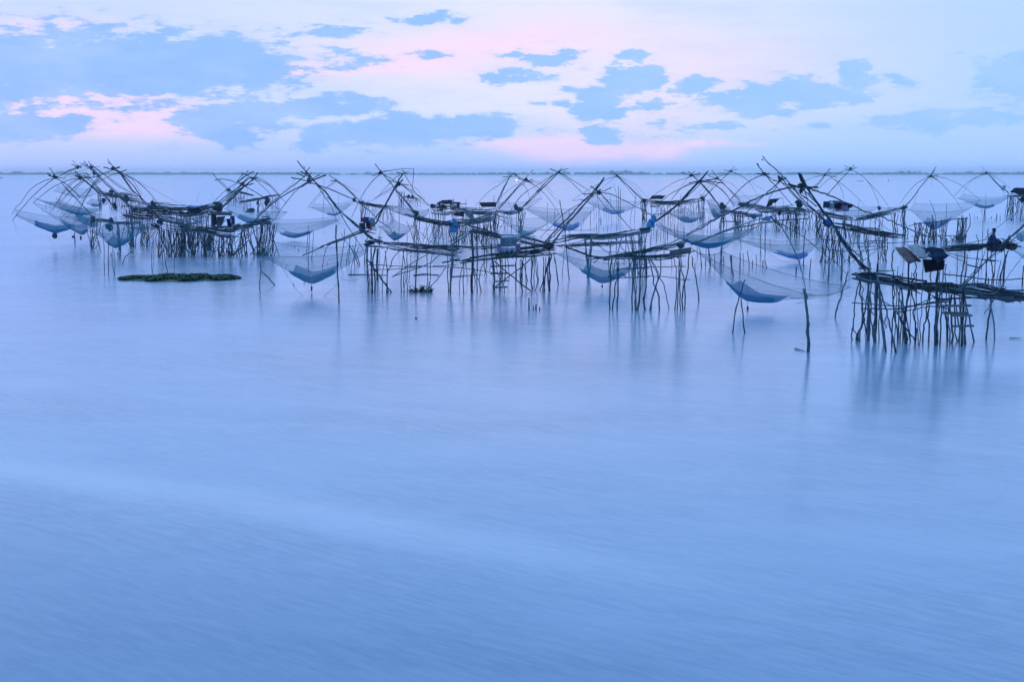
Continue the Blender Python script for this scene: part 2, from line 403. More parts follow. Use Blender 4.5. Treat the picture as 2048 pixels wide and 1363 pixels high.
            if mm in ('dark_wood', 'hull_wood'):
                for _ in range(7):
                    a = Vector((rnd.gauss(0, 1), rnd.gauss(0, 1), rnd.gauss(0, e))).normalized()*rr*rnd.uniform(.6, 1.25); o_ = Vector((rnd.gauss(0, .25), rnd.gauss(0, .2), rnd.gauss(0, .25*e)))*rr
                    bb.tube([c+o_-a, c+o_, c+o_+a*.9], min(.045, rr*.25), n=5)
                for _ in range(4): bb.blob(c+Vector((rnd.gauss(0, .3), rnd.gauss(0, .3), rnd.gauss(0, .3*e)))*rr, rr*.5, rr*.45, rr*.42*e, 9, 6, .3)
            else:
                for _ in range(6):
                    f = rnd.uniform(.35, .62); bb.blob(c+Vector((rnd.gauss(0, .28), rnd.gauss(0, .2), rnd.gauss(0, .34*e)))*rr, rr*f, rr*f*.8, rr*f*e*1.25, 10, 7, .22)
            bb.build('lashing' if mm in ('dark_wood', 'hull_wood') else ('bucket' if mm == 'blue_tarp' else 'cloth_bundle'), mm, root)
        else:
            r, m = DEF[kind]; r = float(kw.get('r', r)); nm = {'palespar': 'spar', 'paleboom': 'boom', 'trunk': 'post'}.get(kind, kind)
            P3 = [pos(i, q) for i, q in enumerate(Q)]
            if len(P3) > 2: P3 = catmull(P3, 5)
            else: P3 = [P3[0].lerp(P3[1], i/5) for i in range(6)]
            if kind != 'rope': P3 = [P3[0]]+[p+Vector((rnd.gauss(0, .012), rnd.gauss(0, .012), rnd.gauss(0, .012))) for p in P3[1:-1]]+[P3[-1]]
            r1 = r*.55 if kind in ('spar', 'palespar') else r*.8
            MB().tube(P3, r, r1, 6 if kind != 'rope' else 4).build(nm, kw.get('m', m), root)
def panel(P3, th, name, m, root, nz=.02):
    """thin sheet with thickness, slightly buckled: four corners in order"""
    a, b, c, d = P3; N = 8; V = []; nrm = (b-a).cross(d-a).normalized()
    for i in range(N+1):
        for j in range(N+1):
            u, v = i/N, j/N; p = (a*(1-u)+b*u)*(1-v)+(d*(1-u)+c*u)*v
            V.append(p+nrm*rnd.gauss(0, nz))
    mb = MB(); n = len(V); mb.v = V+[p-nrm*th for p in V]
    I = lambda i, j: i*(N+1)+j
    for i in range(N):
        for j in range(N):
            q = (I(i, j), I(i+1, j), I(i+1, j+1), I(i, j+1)); mb.f.append(q); mb.f.append(tuple(x+n for x in reversed(q)))
    rim = [I(i, 0) for i in range(N+1)]+[I(N, j) for j in range(1, N+1)]+[I(i, N) for i in range(N-1, -1, -1)]+[I(0, j) for j in range(N-1, 0, -1)]
    for x, y in zip(rim, rim[1:]+rim[:1]): mb.f.append((x, x+n, y+n, y))
    return mb.build(name, m, root, True)
def netsurf(P, root, kw):
    """a lift net: four corners in order and the lowest point of its belly"""
    A, B, C, Dn, bel = P; ctr = (A+B+C+Dn)/4; sag = bel-ctr; p = float(kw.get('p', 1.5)); q = float(kw.get('q', .42)); es = float(kw.get('es', .05))
    side = (B-A).length
    s = lambda t: max(0, 1-abs(2*t-1)**p)
    def S3(u, v):
        b = (A*(1-u)+B*u)*(1-v)+(Dn*(1-u)+C*u)*v
        e = es*side*(4*u*(1-u)*(1-s(v))+4*v*(1-v)*(1-s(u)))
        return b+sag*(s(u)*s(v))-Vector((0, 0, e))
    def sheet(lo, hi, N, dz, name, m):
        mb = MB()
        for i in range(N+1):
            for j in range(N+1):
                u = lo+(hi-lo)*i/N; v = lo+(hi-lo)*j/N
                mb.v.append(S3(u, v)+Vector((rnd.gauss(0, .01), rnd.gauss(0, .01), rnd.gauss(0, .015)-dz)))
        for i in range(N):
            for j in range(N): mb.f.append((i*(N+1)+j, (i+1)*(N+1)+j, (i+1)*(N+1)+j+1, i*(N+1)+j+1))
        return mb.build(name, m, root)
    sheet(0, 1, 20, 0, 'net', kw.get('m', 'net_thread'))
    if 'nopouch' not in kw:
        sheet(.5-q/2, .5+q/2, 10, .03, 'pouch', kw.get('pm', 'pouch_teal'))
    mb = MB(); er = float(kw.get('er', .011))
    for f in (lambda t: S3(t, 0), lambda t: S3(1, t), lambda t: S3(t, 1), lambda t: S3(0, t)):
        mb.tube([f(i/12) for i in range(13)], er, n=4)
    o1, o2 = .17, .83
    for f in (lambda t: S3(o1+(o2-o1)*t, o1), lambda t: S3(o2, o1+(o2-o1)*t), lambda t: S3(o1+(o2-o1)*t, o2), lambda t: S3(o1, o1+(o2-o1)*t)):
        mb.tube([f(i/12) for i in range(13)], er*.55, n=4)
    mb.build('edge_rope', 'rope_fibre', root)
PLAT, NET = 'stilted bamboo fishing platforms in the lake', 'square lift nets hung from crossed bamboo spars'
def platform(label, base, text):
    D = xyD(base); xm = (base[0][0]+base[-1][0])/2; p = at(xm, 600, D(xm)); p.z = 0
    root = thing('fishing_platform', label, 'platform', p, PLAT); build(text, root, D); return root, D
def liftnet(label, yb, text):
    D0 = dist(yb); D = lambda x: D0
    first = text.strip().splitlines()[0].split(); q = parse(first[2:])[0][0]; X, Y = px(first[1], q[0], q[1])
    root = thing('lift_net', label, 'lift net', at(X, Y, D0), NET); build(text, root, D); return root
# ---------------------------------------------------------------- water, shore, air
m, q = mat('water')
o = q.new('ShaderNodeNewGeometry').outputs['Position']
sx = q.new('ShaderNodeSeparateXYZ'); q.L.new(o, sx.inputs[0]); X, Y = sx.outputs[0], sx.outputs[1]
big = q.noise(q.map(o, (.05, .12, 1)), 1, 4, .5)
fine_ = q.noise(q.rmap(o, (1.0, 4.5, 1), (0, 0, R(42))), 1.3, 5, .6)
# foam trail drifting across, seen as a long pale smear
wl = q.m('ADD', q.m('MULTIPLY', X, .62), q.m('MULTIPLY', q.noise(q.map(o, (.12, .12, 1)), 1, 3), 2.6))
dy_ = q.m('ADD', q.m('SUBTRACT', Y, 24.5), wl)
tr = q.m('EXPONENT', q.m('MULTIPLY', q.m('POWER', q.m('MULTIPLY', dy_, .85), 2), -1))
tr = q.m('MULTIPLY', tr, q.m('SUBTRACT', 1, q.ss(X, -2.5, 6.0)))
body = q.mix(q.ss(big, .3, .7), (.135, .25, .335, 1), (.245, .365, .46, 1))
body = q.mix(q.m('MULTIPLY', q.ss(fine_, .38, .64), .6), body, (.31, .39, .45, 1))
pat = q.noise(q.rmap(o, (.22, .55, 1), (0, 0, R(25))), 1, 6, .68, dist=.6)
body = q.mix(q.m('MULTIPLY', q.ss(pat, .42, .68), .5), body, (.34, .42, .49, 1))
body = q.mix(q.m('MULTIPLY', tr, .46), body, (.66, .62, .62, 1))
low_ = q.m('MULTIPLY', q.m('SUBTRACT', 1, q.ss(dy_, -7, -.5)), .42)
body = q.mix(low_, body, (.085, .19, .29, 1))
mott = q.noise(q.rmap(o, (.35, 1.4, 1), (0, 0, R(35))), 1, 4, .6)
ro = q.m('ADD', q.m('MULTIPLY', mott, .13), .115)
hgt = q.m('ADD', q.m('MULTIPLY', fine_, .6), q.m('MULTIPLY', mott, .8))
b = q.new('ShaderNodeBsdfPrincipled'); q.put(b.inputs['Base Color'], body); q.put(b.inputs['Roughness'], ro)
b.inputs['IOR'].default_value = 1.36
bn = q.new('ShaderNodeBump'); bn.inputs['Strength'].default_value = .16; bn.inputs['Distance'].default_value = .05
q.L.new(hgt, bn.inputs['Height']); q.L.new(bn.outputs[0], b.inputs['Normal'])
q.L.new(b.outputs[0], q.out.inputs[0])
def sheet(name, x0, x1, y0, y1, z, mt, nx=24, ny=24):
    mb = MB()
    for i in range(nx+1):
        for j in range(ny+1): mb.v.append(Vector((x0+(x1-x0)*i/nx, y0+(y1-y0)*(j/ny)**2, z)))
    for i in range(nx):
        for j in range(ny): mb.f.append((i*(ny+1)+j, (i+1)*(ny+1)+j, (i+1)*(ny+1)+j+1, i*(ny+1)+j+1))
    ob = mb.build(name, mt, None, True); ob['kind'] = 'structure'; return ob
sheet('water', -9000, 9000, -300, 16000, 0, 'water')
# pale mud flat under the far shore
m, q = mat('mud_flat'); o = q.new('ShaderNodeNewGeometry').outputs['Position']
q.L.new(bsdf(q, q.mix(q.noise(q.map(o, (.002, .004, 1)), 1, 3), (.86, .84, .82, 1), (.93, .91, .90, 1)), .8, .2), q.out.inputs[0])
sheet('mud_flat', -5000, 5000, 2600, 5300, .05, 'mud_flat')
# far shore: land strip and the wood standing on it, read as one mass
mb = MB(); rs = random.Random(5)
def ridge(x):
    return math.sin(x*.0011+1)*.5+math.sin(x*.0037)*.3+math.sin(x*.011+2)*.2
for i in range(1500):
    x = rs.uniform(-2200, 2200); y = 5000+rs.uniform(-60, 160)
    pxx = 1024+x/5000*F0
    dens = 1.0 if pxx < 620 else (.42 if pxx < 1190 else (.95 if pxx < 1290 else (.45 if pxx < 1560 else (.95 if pxx < 1690 else (1 if (1735 < pxx < 1840 or pxx > 1905) else .22)))))
    if rs.random() > dens: continue
    hh = (7+5*rs.random()+5*max(0, ridge(x*1.6)))*(1.0 if dens > .6 else .8)
    if rs.random() < .08: hh *= rs.uniform(1.2, 1.6)
    ww = rs.uniform(4, 13)
    hh *= .66; c = Vector((x, y, hh*.5)); nb = len(mb.v); mb.blob(c, ww, 12, hh*.62, 9, 6, .22)
tag(mb.build('tree_line', 'shore_trees', None, False), 'low blue band of trees along the far shore on the horizon', 'trees', None, 'stuff')
mb = MB()
for i in range(121):
    x = -5000+10000*i/120; zt = 4.5+2*ridge(x*2)
    for (yy, zz) in ((4960, -1), (5000, max(.4, zt*.12)), (5150, max(.5, zt*.15)), (5400, -1)): mb.v.append(Vector((x, yy, zz)))
for i in range(120):
    for j in range(3): mb.f.append((i*4+j, (i+1)*4+j, (i+1)*4+j+1, i*4+j+1))
ob = mb.build('shore_land', 'shore_soil'); ob['kind'] = 'structure'
HAZE = True
if HAZE:
    mb = MB().box(Vector((0, 2700, 10)), Vector((4500, 0, 0)), Vector((0, 2850, 0)), Vector((0, 0, 11.5)))
    ob = mb.build('haze', None, None, False); ob['kind'] = 'stuff'; ob['label'] = 'thin blue evening haze lying over the whole lake'
    m = bpy.data.materials.new('haze'); m.use_nodes = True; nt = m.node_tree; nt.nodes.clear()
    oo = nt.nodes.new('ShaderNodeOutputMaterial'); pv = nt.nodes.new('ShaderNodeVolumePrincipled')
    pv.inputs['Color'].default_value = (.98, .99, 1, 1); pv.inputs['Density'].default_value = .00020; pv.inputs['Anisotropy'].default_value = .2
    nt.links.new(pv.outputs[0], oo.inputs['Volume']); ob.data.materials.append(m); m.cycles.homogeneous_volume = True
# ---------------------------------------------------------------- front right rig
platform('nearest and largest stilt platform, at the right edge, with a plank ladder', [(1700,681),(1870,686),(2048,688)], '''
deck L 170,455,-.2 330,480 560,510 700,555 900,575 1199,585 w=1.3 n=26 t=.2 r=.045 m=dark_wood
deck M 20,612 200,625 420,655 560,665 750,710 1100,712 w=1.4 n=24 t=.26 r=.045 m=dark_wood
rail L 220,420,-.4 500,430,-.4 700,470,-.4 950,505,-.4 r=.06 m=dark_wood
rail L 180,455,-.8 330,500,-.8 560,535,-.8 760,580,-.8 r=.06
rail M 570,600 700,630 890,662 r=.07 m=dark_wood
rail M 575,620,-.6 800,660,-.6 1060,688,-.6 r=.06
rail M 370,662,-.8 560,700,-.8 760,700,-.8 r=.07 m=dark_wood
rail M 140,738,-.7 330,742,-.7 560,728,-.7 740,700,-.7 1060,712,-.7 r=.045
rail M 600,720,-.9 850,752,-.9 1080,752,-.9 r=.07 m=dark_wood
rail M 860,776,-.8 1060,752,-.8 r=.03
rail M 420,600,.6 600,590,.6 800,640,.6 r=.05
post L 150,1140 127,1070 150,1000 150,870 165,700 200,560 215,470 r=.032
post L 168,1150 178,1100 150,1040 143,980 r=.03
post L 205,1150 192,1095 240,960 247,800 225,640 215,470 r=.05
post L 226,1155 218,1060 243,960 r=.035
post L 290,1150 290,1090 265,950 265,880 290,700 305,500
post L 306,1150 322,1080 325,900 315,720 320,500 r=.045
post L 278,1190 275,1100 280,1060 r=.025
post L 370,1170 350,1000 332,850 335,650 330,300 r=.035
post L 375,1170 375,1000 380,750 385,520 r=.042
post L 400,880 398,700 402,500 b=681 r=.028
post L 418,1150 425,950 430,780 425,640 r=.025
post L 481,1180 470,1000 445,850 430,700 425,560 410,470 r=.055
post L 515,1270 488,1120 455,900 440,720 435,600 398,395 r=.05
post L 625,1280 570,1080 530,930 490,780 450,640 410,545 r=.038
post L 572,1225 570,980 585,850 580,700 600,650 578,540 580,430 565,300 590,160 r=.03
post L 640,1160 620,1010 590,890 588,700 572,540 r=.028
post L 642,1155 670,1020 685,850 650,690 620,580 628,600 r=.028
post L 685,1150 690,990 700,820 690,740 670,550 r=.035
post L 715,1180 710,900 718,800 740,640 750,300 r=.05
post L 742,1190 735,1130 712,1000 705,900 r=.045
post L 780,1165 760,1080 735,960 725,850 745,600 r=.03
post L 795,1180 820,1150 745,1060 690,970 640,890 590,820 r=.035
post L 808,1165 830,1100 828,990 800,880 815,760 780,620 785,520 815,430 820,300 r=.034
post L 858,1205 850,930 832,750 830,410 r=.02
post L 905,1155 905,1020 940,900 950,760 985,560 990,400
post L 962,1165 970,970 955,880 970,760 990,620 r=.036
post L 1045,1160 1045,1000 1055,850 1045,700 1050,580 r=.044
post L 1080,1165 1065,1050 1050,960 1080,800 1085,680 1120,600 r=.03
post L 1175,1150 1170,1000 1140,850 1118,780
post L 895,490 905,270 b=690 r=.02
post L 1062,560 1070,330 b=687 r=.05
post L 1085,570 1090,380 b=690 r=.025
post L 1110,570 1125,380 b=692 r=.03
post L 655,500 657,432 b=676 r=.035
post L 682,500 682,412 b=676 r=.02
post L 615,460 632,335 b=676 r=.022
post L 785,560 782,405 b=680 r=.018
post L 835,520 838,410 b=680 r=.018
post L 405,510 412,305 b=672 r=.06
post L 318,540 318,430 b=681 r=.06
post M 285,1170 275,1010 290,850 290,640 r=.035
post M 322,1190 325,1050 305,850 318,700 r=.048
post M 318,1185 285,1000 235,840 r=.036
post M 382,1175 352,1000 345,650 r=.036
post M 393,1185 405,1050 370,900 350,720 r=.035
post M 385,1180 415,980 400,780 405,700
post M 450,1200 455,1060 420,1000 415,900 430,690 r=.034
post M 448,1195 446,1060 465,900 455,750 450,560
post M 552,1180 520,1040 485,900 460,770 r=.036
post M 298,575 262,480 245,400 b=694 r=.025
post M 185,590 180,400 b=690 r=.05
post M 440,690 440,575 r=.05 b=692
post M 668,1140 690,950 715,800 720,720 r=.04 b=679
post M 768,1155 740,980 715,790 700,720 r=.038 b=680
brace M 700,810,-.5 760,720,-.6 835,600,-.7 r=.035 m=pale_bamboo
brace M 650,895,-.6 690,840,-.5 715,790,-.4 r=.022 m=pale_bamboo
plank M 225,815,-1.0 512,812,-1.0 h=.035
plank M 232,886,-1.1 480,886,-1.1 h=.035
plank M 318,912,-1.2 522,910,-1.2 h=.035
plank M 325,1020,-1.3 538,1015,-1.3 h=.032
rail L 130,740,-.4 340,755,-.4 560,770,-.4 800,770,-.4 1000,730,-.4 1199,700,-.4 r=.03
rail L 255,802,-.5 450,800,-.5 620,806,-.5 730,780,-.5 900,750,-.5 1199,725,-.5 r=.032
rail L 600,830,-.3 720,830,-.3 830,800,-.3 1010,778,-.3 1199,800,-.3 r=.024
brace L 330,615,-.5 430,690,-.5 520,750,-.5 600,800,-.5 690,970,-.5 r=.024
brace L 620,810,-.3 830,760,-.3 1040,670,-.3 1120,610,-.3 r=.024
brace L 905,585,-.3 1040,680,-.3 1199,775,-.3 r=.03
brace L 370,870,-.3 245,665,-.3 255,590,-.3 230,540,-.3 r=.02
rail L 205,365,.2 345,365,.2 r=.035 m=plank_wood
rail L 415,385,.4 605,385,.4 r=.03 m=plank_wood
bundle L 300,420 r=.16 e=.6
bundle L 225,440 r=.12 e=.8
bundle L 375,430 r=.14 e=.9
rope L 498,890,-.6 485,950,-.6 500,1020,-.6 515,950,-.6 500,890,-.6 r=.012
rope L 500,890,-.6 492,960,-.6 505,1000,-.6 r=.012
''')
t = thing('awning', 'patched awning of rusty tin, grey tin and dark tarp sheets on poles at far right', 'awning', at(1840,520,52)); 
build('''
board L 595,140,1.0 740,145,1.0 885,293,-.6 740,308,-.6 name=tin_sheet m=rust_tin b=684
board L 722,112,1.1 888,118,1.1 1008,240,-.6 862,265,-.6 name=tin_sheet m=grey_tin b=685
board L 888,142,1.0 1110,150,1.0 1185,235,0 1010,272,-.7 name=tarp_sheet m=dark_tarp b=687
board L 1008,240,-.75 1182,232,-.3 1100,290,-.75 1060,325,-.9 name=tarp_sheet m=dark_tarp b=687
board L 905,262,-.5 1140,275,-.5 1135,375,-.6 925,410,-.6 name=curtain m=black_cloth b=688
''', t, xyD([(1700,681),(2048,688)]))
liftnet('thick dark spars crossing above the blue net, levers rising from the nearest right platform', 684, '''
boom J 750,1250,0 620,1130 480,950 370,760 230,590 110,400 50,300 0,205 d=0,0 r=.055 m=dark_wood
boom J 715,1265 560,1090 430,900 340,720 200,540 90,380 30,310 -10,215 r=.05
boom J 690,1150 560,1020 420,860 330,710 190,520 60,350 r=.03
crosspiece I 740,318 800,338 900,348 1068,352 r=.05
crosspiece I 870,200 860,215 905,290 930,340 r=.045
bundle I 893,355 r=.14 e=1.3
spar I 1065,352,.4 860,345 700,365 480,440 250,545 100,630 0,672 -120,740 -210,800 -360,872,-3 r=.045
spar J -10,340 120,372 320,435 520,525 720,620 900,672 1050,745 1300,848 1480,910,2.5 r=.042
spar I 895,300,0 940,440 960,540,2 r=.03
spar I 900,360 1000,470 1120,600 r=.03 d=0,1
rope J 30,350 10,420 20,520 r=.008
''')
# ---------------------------------------------------------------- centre right rig
platform('bare platform right of centre with a grey board on its end and crossed stilts', [(1190,620),(1390,619)], '''
deck G 440,850 700,825 937,828 1100,815 1270,792 w=1.0 n=12 t=.12 r=.04
deck G 560,835 760,800 937,768 1100,745 1230,700 w=.7 n=9 t=.1 r=.045
rail G 215,738 300,765 370,795 470,825 580,838 r=.06
rail G 540,838 700,815 850,790 1000,755 r=.06
rail G 400,820 700,830 937,822 1100,826 r=.03
board H 338,768,-.5 520,742,-.5 520,782,-.5 338,810,-.5 name=board m=plank_wood
post G 592,1280 600,1000 600,900 612,830 r=.04
post G 622,1280 630,1150 640,1060 660,1000 670,850 r=.036
post G 652,1280 660,1150 665,1010 655,860 r=.04
post G 785,1280 785,1150 800,1000 805,830
post G 812,1280 820,1150 815,1030 820,820
post G 826,1282 850,1150 855,1000 855,830 r=.045
post G 893,1275 885,1180 905,1080 905,840
post H 18,1280 15,1100 30,900 32,820
post H 45,1280 45,1150 30,1000 50,830
post H 55,1280 80,1150 85,1000 85,600 r=.045
post H 128,1275 125,1180 138,1050 140,830
post H 155,1280 195,1170 225,1050 260,950 258,820 r=.04
post H 250,1280 245,1170 205,1050 185,930 155,830 r=.042
post H 168,1280 200,1130 240,1010 230,930 180,850 r=.03
post H 347,1270 312,1180 285,1060 250,1000 225,950 170,830 r=.028
post H 380,1278 395,1100 395,930 370,830 r=.03
post H 398,1278 415,1050 415,900 418,810
post H 428,1285 425,1000 440,900 430,810
post H 452,1280 450,1130 485,980 505,790 r=.038
post H 462,1270 470,1100 445,950 415,820 r=.036
post H 105,980 110,900 105,820 b=575 r=.024
post H 130,975 145,900 130,820 b=575 r=.024
rail H -30,925 130,912 250,910 350,908 475,905 r=.026
rail H -60,990 0,1000 130,990 250,990 380,1005 508,1022 r=.026
rail G 580,995 680,1005 800,1000 937,990 r=.024
rail G 640,935 800,925 937,920 r=.022
rope G 720,860 705,875 720,890 735,870 720,855 r=.01
rope G 725,860 715,880 728,885 738,865 r=.01
bundle H 430,735 r=.16 e=.6 m=dark_wood
''')
liftnet('big sagging net with a steel-blue pocket low over the water, right of centre', 619, '''
boom I -327,957 -150,905 0,842 150,790 300,740 430,700 580,662 r=.038 m=pale_bamboo d=.2,.2
boom I -320,975 -150,915 0,850 150,802 300,775 450,740 640,728 r=.042 d=-.2,0
boom I 640,715,0 760,705 880,700 970,690 r=.028 d=0,1.5
spar Z 1543,423 1557,445 1579,481 1598,526 1607,560 1616,598 d=.2,-3 r=.038
spar I 600,700 640,735 740,790 870,862 1000,965 1100,1050 1308,1215 1400,1320 d=0,2 r=.03
palespar I 640,722 520,730 430,770 300,830 200,890 120,955 30,1020 d=0,3 r=.03
rope K 1817,430 1700,556 1790,640 r=.01 d=0,0
rope Z 1616,598 1608,604 1594,607 d=-3,-3
crosspiece Z 1540,432 1560,452 r=.05
bundle I 650,635 r=.12
net K 15,95,-1 370,130,3 1820,528,2 1310,605,-3 650,690,-.4 q=.40 pm=pouch_navy p=1.35
weight K 655,770 h=.10
rope K 655,690 655,770 r=.008
rope K 575,670 580,780 r=.006
rope K 1200,722 1290,690 1310,620 r=.008
rope K 1140,655 1400,665 1600,620 1800,545 r=.01
''')
# ---------------------------------------------------------------- rig with the blue pouch
platform('long stilted walkway behind the nearest right platform, a blue drum at its left tip', [(1640,524),(1811,524)], '''
deck J 255,745 400,775 520,800 700,835 860,860 1150,888 w=1.2 n=26 t=.22
deck J 330,735 500,760 700,795 850,812 w=.8 n=8 t=.1
rail J 880,830 1000,855 1150,885 r=.07 m=dark_wood
rail J 230,920 330,925 450,950 r=.04
rail J 520,960 800,962 1050,955 1260,938 r=.035
rail J 205,1010 300,1035 450,1045 700,1045 930,1000 r=.035
rail J 640,1000 800,995 950,995 r=.04
rail J 700,940 900,935 960,918 r=.05
brace J 480,1160 620,1090 740,990 880,890 r=.03
brace J 680,1165 780,1080 880,990 r=.03
brace J 570,1165 680,1060 r=.03
fill J 210,1170 420,1175 250,780 420,800 n=13 jy=4
fill J 430,1175 560,1180 440,800 560,830 n=5 jy=5
fill J 640,1180 780,1180 620,830 760,850 n=5 jy=5
fill J 850,1165 960,1170 860,850 940,850 n=7 jy=4
post J 850,1180 850,1000 880,700 r=.035
post J 210,1170 235,1100 300,1000 r=.03
post J 758,1210 745,1080 730,860 r=.03
post J 305,1380 318,1250 318,1100 310,800 r=.045
post J 1138,950 1140,890 b=524 r=.03
bundle J 262,740 r=.17 m=dark_wood
bundle J 298,752 r=.30 e=1.0 m=blue_tarp
''')
liftnet('net with a bright blue pocket, its long levers ending in forked tips above the horizon', 524, '''
boom J 300,735 180,620 60,510 -20,430 -120,300 -200,220 -280,140 -340,90 -410,10 r=.06 m=dark_wood
boom J 330,770 200,650 90,560 -10,480 -130,350 -200,240 r=.06
boom J 310,740 150,640 40,540 -60,450 -160,340 -220,280 r=.04
boom J 180,560 90,490 -30,400 -90,330 r=.05
crosspiece I 455,45 470,60 452,50 r=.03
crosspiece I 468,38 470,60 r=.03
crosspiece I 400,92 420,120 480,200 560,260 r=.055
crosspiece I 400,203 480,212 540,208 r=.055
crosspiece I 570,270 640,285 720,250 r=.05
crosspiece I 420,100 400,95 r=.03
bundle I 650,260 r=.2 e=1.3
bundle I 480,210 r=.16
spar I 720,245,.5 640,300 560,370 480,440 380,530 270,655 r=.06 d=0,-3
spar I 530,205 480,215 400,240 300,300 200,390 120,480 60,550 r=.05 d=0,1
spar I 480,200 560,290 640,370 720,470 800,560 r=.045 d=0,1
spar I 620,340 580,400 540,460 520,520 r=.035
spar I 740,320 860,390 960,440 1050,480 r=.04
spar I 640,280 760,350 900,440 1060,560 r=.04
rope I 830,440 840,540 r=.01
net I 180,912,-2 345,900,3 1112,898,2 1000,960,-3 855,1135,-.2 q=.42 pm=pouch_blue p=1.35
weight I 868,1165 h=.12
rope I 450,1010 650,1150 760,1155 860,1135 r=.008
''')
# ---------------------------------------------------------------- front centre rig
platform('front centre stilt platform in two spans with a short plank ladder and a grey awning', [(735,585),(900,584),(1110,583)], '''
deck E 270,775 480,795 700,812 900,822 1034,825 w=1.1 n=14 t=.1 r=.04
deck E 270,805 450,835 650,855 850,872 1034,890 w=.8 n=11 t=.08 r=.036
deck F 90,925 230,900 450,870 700,850 940,815 w=1.2 n=20 t=.2 r=.045
deck F 0,775 150,795 300,800 430,790 w=.8 n=6 t=.1
deck F 450,840 700,800 850,780 940,760 w=.9 n=9 t=.12
rail F 90,940,-.6 300,895,-.6 480,885,-.6 700,880,-.6 930,860,-.6 r=.03
rail F 0,900 90,915 200,905 r=.05
rail E 865,965 950,945 1034,930 r=.05 m=dark_wood
rail E 900,840 960,850 1000,855 r=.06 m=dark_wood
rail E 172,985 330,990 500,1000 750,1000 1000,985 r=.026
rail E 185,1030 330,1028 500,1022 620,1005 r=.026
rail E 560,995 900,1005 1034,1012 r=.024
brace E 398,1095 470,1070 560,1040 740,975 840,890 r=.035
brace E 400,1092 480,1040 600,960 740,880 r=.028
brace E 740,1205,0 830,1110,0 900,1010,0 r=.03
brace E 390,1247,0 340,1180,0 260,1070,0 200,980,0 160,930,0 r=.055
log E 110,1248,.3 300,1248,.3 500,1248,.3 r=.035
post E 168,1245 172,1100 162,950 165,800 r=.05
post E 205,1248 210,1100 205,1000 240,830 r=.06
post E 232,1247 235,1100 215,950 235,820 r=.05
post E 216,1247 200,1100 195,950 200,820 r=.055
post E 190,1245 185,1130 165,1050 162,980 r=.03
post E 262,1010 262,920 268,830 b=560 r=.05
post E 250,1010 250,920 255,830 b=560 r=.05
post E 312,1245 300,1120 305,1050 330,900 360,800 r=.03
post E 345,1247 352,1080 340,930 330,860
post E 352,1200 352,1060 385,1000 400,930 470,850 r=.032 b=584
post E 340,1247 350,1170 r=.05
post E 375,1243 350,1190 345,1120 r=.035
post E 480,1245 482,1100 495,950 505,850
post E 515,1240 500,1130 520,1000 508,930 500,850 r=.03
post E 535,1247 540,1000 535,840 r=.032
post E 490,1240 515,1180 525,1060 r=.02
post E 610,1247 622,1050 640,860 r=.045
post E 550,1140 570,960 575,870 b=563 r=.025
post E 535,790 535,680 b=585 r=.018
post E 725,1250 730,1000 722,840 r=.03
post E 750,1242 752,1120 760,960 772,880 r=.03
post E 720,1245 745,1160 760,1100 r=.022
post E 930,1245 918,1100 920,960 910,870 r=.034
post E 945,1248 940,1100 960,930 960,790 r=.05
post E 940,1245 955,1100 970,960 965,880 r=.036
post F 5,1210 12,1000 18,880 10,770 r=.05
post F 85,1190 92,1080 118,950 125,900 r=.026
post F 124,1215 122,1080 126,930 r=.036
post F 205,1200 200,1060 205,900 200,650 r=.085 m=dark_wood b=585
post F 245,1195 247,1050 250,900 252,790 r=.034
post F 292,1195 265,1110 235,1040 220,980 r=.032
post F 165,1050 148,980 150,940 r=.024 b=560
post F 258,1060 285,980 320,925 r=.03 b=562
post F 232,1080 215,990 215,940 r=.03 b=565
post F 398,1190 405,1080 395,960 380,860 370,760 r=.05
post F 395,1165 400,1100 390,950 r=.04 b=583
post F 450,1190 448,1100 455,1000 458,900 r=.036
post F 490,1195 492,1130 505,1020 500,880 r=.034
post F 465,1050 470,900 b=560
post F 480,1060 475,900 b=562
post F 600,1190 600,1000 600,690 r=.032
post F 666,1195 645,1080 660,930 665,870 r=.045
post F 672,1198 655,1150 640,1050 655,960 r=.026
post F 715,1050 680,980 640,900 b=561 r=.034
post F 635,1060 640,900 b=562
post F 660,1060 650,930 b=562
post F 750,1180 742,1050 755,930 755,860 r=.045
post F 735,1050 745,960 740,880 b=562 r=.04
post F 775,1185 795,1090 780,980 770,870 r=.03
post F 805,1060 795,980 782,870 b=562 r=.03
post F 800,1183 850,1080 885,950 910,880 r=.034
post F 838,1190 850,1080 850,880 r=.042
post F 850,1192 865,1090 870,880 r=.03
post F 862,1192 860,1080 890,960 900,850 r=.03
post F 895,1195 910,1080 905,980 925,850 r=.05
post F 905,1190 890,1100 890,960 920,880 r=.04
post F 990,1135 960,950 942,860 r=.026
brace F 735,1192,0 670,1140,0 550,1045,0 400,915,0 r=.045
brace F 400,1160,.1 470,1105,.1 640,980,.1 740,890,.1 r=.045
rail F -10,975 120,980 370,1018 540,1032 r=.028
plank F 370,966,-.8 587,957,-.8
plank F 365,1032,-.9 532,1028,-.9
plank F 410,1102,-1.0 535,1095,-1.0 h=.025
plank F 390,1160,-1.1 525,1152,-1.1
bundle E 190,780 r=.28 e=.55
bundle E 255,760 r=.22 e=.6
rail E 165,770,-.7 235,760,-.7 305,765,-.7 r=.08
rail E 160,805,-.7 300,815,-.7 r=.07
rail E 260,728,0 305,728,0 r=.04
bundle F 915,780 r=.3 e=.6
rail F 860,800 940,780 r=.09
''')
